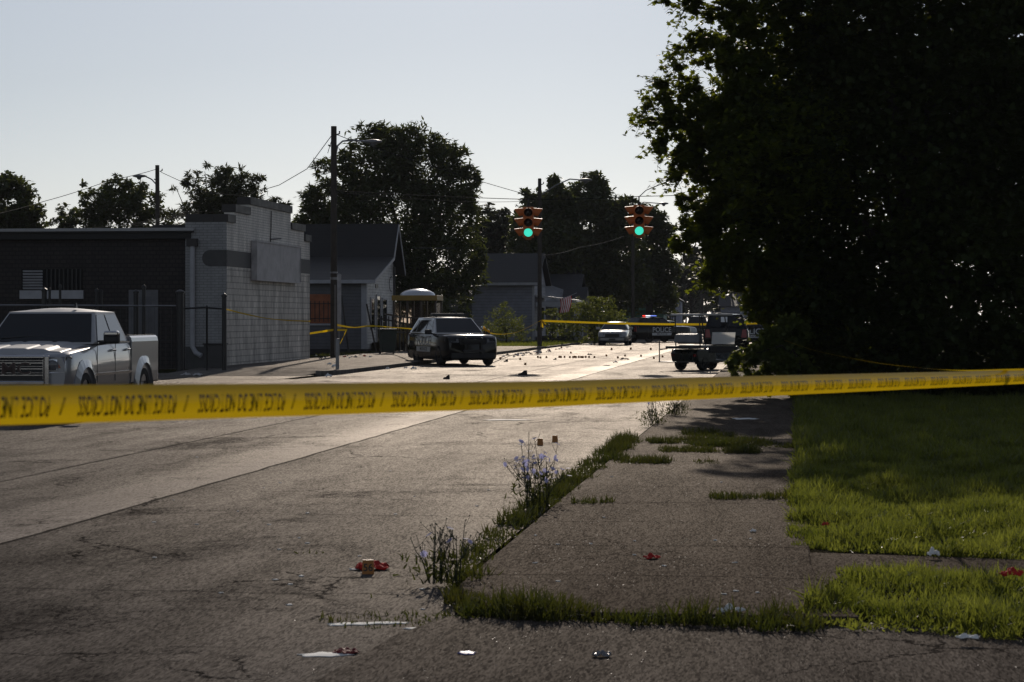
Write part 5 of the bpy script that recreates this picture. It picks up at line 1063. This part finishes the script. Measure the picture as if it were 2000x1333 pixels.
LB = [(1480, 690, 26), (1510, 670, 32), (1530, 715, 34), (1470, 720, 22), (1445, 700, 18), (1500, 735, 22), (1550, 650, 34), (1560, 735, 34), (1440, 728, 12), (1428, 712, 10), (1460, 748, 14), (1500, 760, 16), (1560, 770, 24)]
tree('low leafy branches hanging beside the golf cart', LB, 44, 1560, .10, 6500, L_bush, (MAPLE, MAPF), rt=.05, name='shrub', cat='shrub', shell=.2, clump=(.3, .6), per=14)
# far-left and background trees
tree('dark rounded tree at the far left edge above the shop roof', [(15, 395, 52), (-40, 420, 60), (50, 425, 34), (25, 445, 45), (5, 365, 26), (-70, 380, 60)], 128, 10, .30, 20000, L_mid, rt=.25, grp='trees', shell=.3)
tree('spreading tree left of the cobra lamp pole', [(232, 390, 42), (185, 400, 34), (280, 400, 36), (135, 425, 28), (235, 435, 60), (165, 440, 40), (300, 440, 36), (225, 362, 20), (110, 440, 18), (265, 370, 22), (165, 375, 16)], 136, 235, .26, 15000, L_mid, rt=.22, grp='trees', shell=.5, clump=(.25, .4))
tree('light feathery tree right of the cobra lamp pole', [(430, 385, 48), (392, 405, 36), (480, 395, 42), (520, 420, 32), (355, 425, 24), (440, 350, 26), (375, 350, 18), (345, 370, 11), (500, 360, 18), (545, 400, 17), (430, 430, 60), (470, 345, 16), (400, 335, 14)], 126, 435, .34, 11000, L_lite, (LANCE, LAF), rt=.2, grp='trees', shell=.4, clump=(.3, .5), tilt=1.1)
T4 = [(745, 325, 72), (665, 340, 48), (830, 325, 72), (885, 315, 40), (640, 395, 48), (622, 440, 45), (760, 420, 105), (870, 420, 70), (905, 515, 48), (830, 510, 80), (735, 278, 34), (716, 250, 13), (735, 246, 12), (915, 345, 26), (925, 355, 13), (760, 540, 70), (895, 570, 34), (925, 540, 26), (700, 430, 70), (860, 285, 22), (800, 275, 34), (775, 268, 24), (610, 385, 20), (600, 410, 16), (905, 400, 30), (940, 500, 16), (620, 330, 16), (830, 580, 40)]
tree('large spreading dark tree behind the gabled house roof', T4, 134, 815, .42, 46000, L_mid, (LANCE, LAF), rt=.4, grp='trees', shell=.35, clump=(.24, .42), per=26, tilt=.9)
tree('pale hazy tree between the spreading tree and left signal', [(965, 440, 30), (940, 470, 40), (995, 470, 40), (960, 410, 13), (985, 425, 20), (940, 420, 14), (970, 500, 50)], 185, 968, .4, 10000, L_far, rt=.25, grp='trees', shell=.3)
tree('tall tree behind the middle pole and left signal', [(1045, 410, 34), (1090, 395, 32), (1035, 440, 34), (1075, 440, 60), (1085, 360, 14), (1030, 385, 14), (1065, 500, 75), (1020, 470, 34)], 168, 1070, .4, 18000, L_mid, rt=.35, grp='trees', shell=.3)
tree('tallest rounded tree between the two traffic signals', [(1152, 385, 42), (1118, 400, 36), (1180, 400, 38), (1210, 430, 42), (1150, 450, 70), (1205, 490, 55), (1150, 535, 75), (1215, 560, 60), (1155, 350, 16), (1170, 355, 14), (1225, 395, 16)], 172, 1160, .4, 26000, L_mid, rt=.4, grp='trees', shell=.3)
tree('dark tree right of the thin pole below the right signal', [(1265, 430, 30), (1290, 445, 26), (1275, 490, 46), (1262, 545, 52), (1305, 465, 16), (1258, 398, 14), (1290, 580, 34), (1312, 440, 9), (1245, 470, 30), (1300, 530, 30)], 180, 1268, .4, 16000, L_mid, rt=.35, grp='trees', shell=.3)
tree('far hazy tree above the white shed', [(1345, 540, 30), (1370, 520, 26), (1350, 500, 18), (1335, 570, 22), (1380, 560, 26), (1325, 600, 15)], 265, 1350, .5, 8000, L_far, rt=.3, grp='distant trees', shell=.3)
tree('far hazy tree behind the black SUV roof', [(1420, 540, 36), (1450, 570, 34), (1400, 570, 30), (1425, 595, 36), (1480, 545, 34), (1465, 510, 30)], 300, 1430, .55, 10000, L_far, rt=.3, grp='distant trees', shell=.3)
tree('far hazy tree at the right end of the street', [(1520, 560, 40), (1560, 540, 50), (1600, 570, 50), (1530, 600, 40), (1510, 520, 30)], 320, 1550, .55, 10000, L_far, rt=.3, grp='distant trees', shell=.3)
# a far belt of trees closes the street end
P_ = []
for k in range(60): P_.append((700 + (k % 30) * 36 + random.uniform(-12, 12), random.uniform(565, 592) + 14 * (k // 30), random.uniform(26, 40)))
P_ += [(980 + k * 30, random.uniform(600, 612), random.uniform(18, 26)) for k in range(24)]
g_ = thing('tree_belt', 'distant belt of trees along the end of the street', 'woodland', (0, 420, 0)); crown('foliage', P_, 420, 1.0, 30000, L_far, g_, origin=(0, 420, 0), shell=.2); g_['kind'] = 'stuff'
# shrubs
tree('young ragged bush in front of the pale blue house', [(985, 610, 20), (975, 630, 26), (1005, 635, 26), (960, 650, 22), (990, 650, 30), (1020, 650, 20), (985, 592, 9)], 134, 988, .16, 3000, L_bush, (LANCE, LAF), rt=.05, name='shrub', cat='shrub', grp='roadside shrubs', shell=.15, clump=(.3, .6), per=12, tilt=1.2)
tree('large rounded bush behind the silver sedan', [(1160, 605, 30), (1130, 615, 30), (1190, 610, 28), (1200, 630, 26), (1110, 635, 28), (1150, 640, 36), (1178, 645, 30), (1165, 582, 9), (1212, 612, 9)], 139, 1160, .15, 7500, L_bush, rt=.06, name='shrub', cat='shrub', grp='roadside shrubs', shell=.4, clump=(.2, .4), per=14, tilt=1.0)
tree('small shrub between middle pole and hanging flag', [(1075, 612, 14), (1085, 630, 18), (1068, 640, 18), (1092, 645, 18)], 136, 1078, .15, 1500, L_bush, rt=.04, name='shrub', cat='shrub', grp='roadside shrubs', shell=.2)
tree('loose vine covered bush beside the white shed', [(1310, 590, 14), (1318, 605, 15), (1305, 620, 14), (1316, 570, 9)], 208, 1311, .2, 1500, L_lite, rt=.05, name='shrub', cat='shrub', grp='roadside shrubs', shell=.2)
tree('dark bush between garage and blue house under tree', [(870, 600, 22), (905, 612, 18), (850, 620, 24), (890, 640, 20)], 116, 875, .16, 2600, L_mid, rt=.05, name='shrub', cat='shrub', grp='roadside shrubs', shell=.2)
# ------------------------------------------------------------------ grass
BL = [(.5, 0, 0), (-.5, 0, 0), (.36, .10, .55), (-.36, .10, .55), (0, .42, 1)]; BLF = [(0, 1, 3, 2), (2, 3, 4)]
L_grass = leafmat('grass_blades', (.015, .026, .006), (.038, .048, .010), trans=.48, rough=.4, tcol=(.40, .43, .06), spec=.3, patch=(2.2, (.035, .045, .012), (.13, .16, .014)))
L_dgrass = leafmat('weed_blades', (.022, .034, .008), (.045, .055, .014), trans=.4, rough=.45, tcol=(.085, .105, .012), spec=.25, patch=(2.5, (.05, .045, .016), (.10, .10, .012)))
def grass(name, label, poly, z, dens, h, wd, m, lean=.45, keep=None, tuft=.5):
    poly = np.array(poly); lo, hi = poly.min(0), poly.max(0); n = int((hi[0] - lo[0]) * (hi[1] - lo[1]) * dens)
    Pn = RNG.uniform(lo, hi, (n, 2)); wob = np.stack([np.sin(Pn[:, 1] * 9) + np.sin(Pn[:, 1] * 23 + 1), np.sin(Pn[:, 0] * 11) + np.sin(Pn[:, 0] * 27 + 2)], 1) * .035
    Pn = Pn[pin(Pn + wob, poly)]
    # patchy height from a few sines
    q = .5 + .25 * np.sin(Pn[:, 0] * 5.1 + 1.3 * np.sin(Pn[:, 1] * 3.3)) + .25 * np.sin(Pn[:, 1] * 4.3 + 2 * np.sin(Pn[:, 0] * 2.9))
    if keep: kk = RNG.uniform(0, 1, len(Pn)) < keep + (1 - keep) * q; Pn, q = Pn[kk], q[kk]
    n = len(Pn); hh = h * (1 - tuft + tuft * 1.4 * q) * RNG.uniform(.5, 1.25, n); ww = wd * RNG.uniform(.7, 1.3, n)
    A = rotmats(n, lean); S = np.zeros((n, 3, 3)); S[:, 0, 0] = ww; S[:, 1, 1] = hh; S[:, 2, 2] = hh
    o = replicate(name, BL, BLF, A @ S, np.column_stack([Pn, np.full(n, z)]), m); o['kind'] = 'stuff'; o['label'] = label; o['category'] = 'grass'; return o
gl = lambda pts, z=0.: [gp(x, y, z) for x, y in pts]
grass('lawn_grass', 'sunlit rough lawn right of the concrete sidewalk', gl([(1553, 915), (1547, 1000), (1549, 1072), (1700, 1082), (2700, 1130), (3000, 915)], .03), .03, 2700, .125, .012, L_grass, lean=.8, tuft=.8, keep=.75)
grass('lawn_grass', 'shaded lawn stretching under the big tree', [tuple(gp(1556, 916, .03)), tuple(gp(3000, 916, .03)), rp(44, 16), rp(44, .2)], .03, 900, .17, .02, L_grass, lean=.55, tuft=.6)
grass('lawn_grass', 'near lawn patch between bare path and driveway edge', gl([(1650, 1112), (1800, 1120), (2600, 1150), (2600, 1290), (1780, 1236), (1560, 1218), (1556, 1200), (1640, 1150)], .03), .03, 2700, .12, .012, L_grass, lean=.8, tuft=.85, keep=.6)
grass('verge_grass', 'grass fringe along the near sidewalk and driveway edge', gl([(872, 1150), (915, 1140), (1000, 1165), (1110, 1190), (1300, 1208), (1450, 1212), (1580, 1195), (1640, 1160), (1600, 1235), (1450, 1226), (1300, 1220), (1100, 1212), (900, 1204), (880, 1180)], .03), .02, 2600, .14, .011, L_dgrass, lean=.6, keep=.35, tuft=.85)
grass('verge_grass', 'tall weedy grass growing along the buried right kerb', gl([(866, 1165), (905, 1080), (945, 1045), (1010, 1000), (1085, 950), (1160, 890), (1210, 855), (1255, 862), (1225, 890), (1150, 945), (1085, 985), (1010, 1040), (960, 1080), (935, 1165)], .01), .01, 2100, .12, .011, L_dgrass, lean=.8, keep=.05, tuft=.92)
for pts in (((1195, 895), (1320, 900), (1300, 907), (1200, 905)), ((1285, 876), (1400, 879), (1395, 885), (1290, 884)), ((1265, 856), (1460, 862), (1455, 870), (1265, 866)), ((1330, 846), (1435, 850), (1430, 855), (1335, 852)), ((1385, 968), (1555, 966), (1550, 976), (1390, 977)), ((1355, 900), (1402, 901), (1400, 907), (1358, 906)), ((1415, 880), (1482, 880), (1480, 887), (1418, 887)), ((1115, 980), (1200, 979), (1198, 984), (1120, 985)), ((1350, 862), (1560, 868), (1555, 876), (1350, 873))):
    grass('joint_grass', 'weedy grass tufts growing in the sidewalk joints', gl(pts, .05), .045, 2400, .10, .011, L_dgrass, lean=.65, keep=.3, tuft=.8)
for pts in (((580, 1079), (650, 1080), (640, 1083), (585, 1083)), ((700, 1165), (735, 1165), (730, 1171), (705, 1171)), ((835, 1052), (862, 1052), (860, 1058), (838, 1058)), ((620, 1208), (880, 1195), (880, 1222), (700, 1232))):
    grass('joint_grass', 'sparse weeds growing from the road joints', gl(pts), .0, 700, .04, .008, L_dgrass, lean=.7)
grass('far_grass', 'strip of lawn beyond the far left sidewalk', [rp(118.5, -20), rp(119, -16.2), rp(190, -16.2), rp(190, -24)], .05, 60, .16, .05, L_grass, lean=.6)
grass('far_grass', 'verge grass along the far left kerb', [rp(119, -13.4), rp(119, -15.8), rp(112, -15.8), rp(118.2, -18.6), rp(112, -18.5), rp(120, -20), rp(160, -13.4)], .1, 70, .14, .05, L_grass, lean=.6)
grass('far_grass', 'weeds and rubble strip before the gabled house', [rp(91, -20.5), rp(91, -18.5), rp(103, -18.5), rp(103, -21.0)], .05, 60, .12, .03, L_dgrass, lean=.8, keep=.2)
# ------------------------------------------------------------------ flowering weeds
M_stem = mat('weed_stem', (.03, .038, .02), rough=.8); M_pet = leafmat('chicory_petals', (.36, .36, .62), (.5, .5, .75), trans=.5, rough=.6, tcol=(.5, .5, .85))
PET = [(0, 0, 0)] + [((1 if k % 2 else .62) * math.cos(2 * math.pi * k / 20), (1 if k % 2 else .62) * math.sin(2 * math.pi * k / 20), .12) for k in range(20)]
PEF = [(0, k + 1, (k + 1) % 20 + 1) for k in range(20)]
def chicory(label, p, H, nst, spread, nfl, seed):
    rg = random.Random(seed); o = thing('chicory_plant', label, 'flowering weed', p, 0, 'flowering weeds'); mb = MB(); fl = []; bud = []
    for k in range(nst):
        a = rg.uniform(0, 6.28); l = rg.uniform(.1, 1) * spread; h = H * rg.uniform(.55, 1.) * (1 - .25 * l / max(spread, .01)); x0, y0 = rg.uniform(-.05, .05) * 2, rg.uniform(-.05, .05)
        d = Vector((math.cos(a) * l, math.sin(a) * l, h)); pts = [Vector((x0, y0, 0)), Vector((x0, y0, 0)) + d * .35 + Vector((0, 0, .04)), Vector((x0, y0, 0)) + d * .7, Vector((x0, y0, 0)) + d]
        mb.tube(pts, [.0045, .004, .003, .0018], 5); fl.append(pts[-1])
        for j in range(rg.randint(3, 6)):
            t = rg.uniform(.35, .95); q = pts[1].lerp(pts[3], (t - .35) / .65); e = q + Vector((rg.uniform(-.09, .09), rg.uniform(-.09, .09), rg.uniform(.03, .12)))
            mb.tube([q, q.lerp(e, .5) + Vector((0, 0, -.006)), e], [.0022, .002, .0014], 4); (fl if rg.random() < .6 else bud).append(e); bud.append(q)
    mb.build('stems', M_stem, o)
    rg.shuffle(fl); P = np.array([tuple(q) for q in fl[:nfl]])
    replicate('flowers', PET, PEF, rotmats(len(P), 1.0) * RNG.uniform(.022, .032, len(P))[:, None, None], P, M_pet, o)['kind'] = 'stuff'
    B = np.array([tuple(q) for q in bud + fl[nfl:]]); replicate('buds', [(-.5, 0, 0), (.5, 0, 0), (0, .5, .2), (0, -.5, .2), (0, 0, 1)], [(0, 2, 4), (2, 1, 4), (1, 3, 4), (3, 0, 4)], rotmats(len(B), .5) * .013, B, M_stem, o)['kind'] = 'stuff'
    n = 260; P = np.column_stack([RNG.normal(0, .11, n), RNG.normal(0, .08, n), RNG.uniform(.0, H * .42, n)]); A = rotmats(n, .9); S = np.zeros((n, 3, 3)); S[:, 0, 0] = .014; S[:, 1, 1] = .055; S[:, 2, 2] = .055
    replicate('leaves', BL, BLF, A @ S, P, L_dgrass, o)['kind'] = 'stuff'
    return o
chicory('tall lilac flowering weed in the kerb grass by two markers', G(1050, 992, .02), .72, 18, .36, 60, 3)
chicory('dark low weed with a few lilac flowers near marker 56', G(868, 1140, .02), .42, 14, .24, 6, 4)
chicory('thin stalky weed at the kerb below the tape', G(1275, 832, .02), .55, 9, .2, 4, 5)
chicory('bushy grey weed at the sidewalk edge below the tape', G(1318, 812, .05), .45, 10, .4, 3, 6)
# ------------------------------------------------------------------ broken glass and grit
def grit(name, label, poly, z, n, size, m):
    poly = np.array(poly); lo, hi = poly.min(0), poly.max(0); Pn = RNG.uniform(lo, hi, (n, 2)); Pn = Pn[pin(Pn, poly)]; n = len(Pn)
    o = replicate(name, [(-.5, -.3, 0), (.5, -.35, .0), (.35, .4, .0), (-.3, .45, 0)], [(0, 1, 2, 3)], rotmats(n, .35) * (size * RNG.uniform(.4, 1.5, n))[:, None, None], np.column_stack([Pn, np.full(n, z + .004)]), m); o['kind'] = 'stuff'; o['label'] = label; o['category'] = 'grit'
M_shard = mat('glass_grit', (.20, .19, .18), rough=.52, spec=.5)
grit('glass_grit', 'glinting specks of broken glass on the sidewalk', [rp(12.8, -1.9), rp(26, -1.95), rp(26, .1), rp(12.8, .1)], .05, 4900, .005, M_shard)
grit('road_grit', 'pale grit scattered over the near road', gl([(300, 1333), (1300, 760), (760, 1333)] ), 0., 2900, .005, M_shard)
grit('drive_grit', 'pale grit scattered on the driveway', [rp(9.5, -2.6), rp(11.9, -1.8), rp(11.4, 2.2), rp(9.5, 2.2)], .018, 900, .005, M_shard)
for k in range(46):
    x, y = random.choice([(random.uniform(930, 1540), random.uniform(890, 1180)), (random.uniform(300, 900), random.uniform(880, 1200))])
    z = .05 if x > 960 else 0.
    crumple('litter_scrap', 'tiny pale scrap on the pavement', 'litter', G(x, y, z), random.uniform(.02, .05), random.uniform(.02, .05), .008, M_paper, random.uniform(0, 3), 'tiny pale scraps', seed=k, n=3)
# ------------------------------------------------------------------ morning haze
HZM = bpy.data.materials.new('haze'); HZM.use_nodes = True; t_ = HZM.node_tree; t_.nodes.remove(t_.nodes['Principled BSDF'])
pv = nn(t_, 'ShaderNodeVolumePrincipled'); pv.inputs['Color'].default_value = (.9, .91, .95, 1); pv.inputs['Density'].default_value = .00013; pv.inputs['Anisotropy'].default_value = .0
t_.links.new(pv.outputs[0], t_.nodes['Material Output'].inputs['Volume'])
mb = MB(); mb.b2((-505, -45, -1.1), (505, 725, 24)); hz = mb.build('haze', HZM); hz['kind'] = 'stuff'; hz['label'] = 'thin pale morning haze over the whole street'; hz['category'] = 'haze'
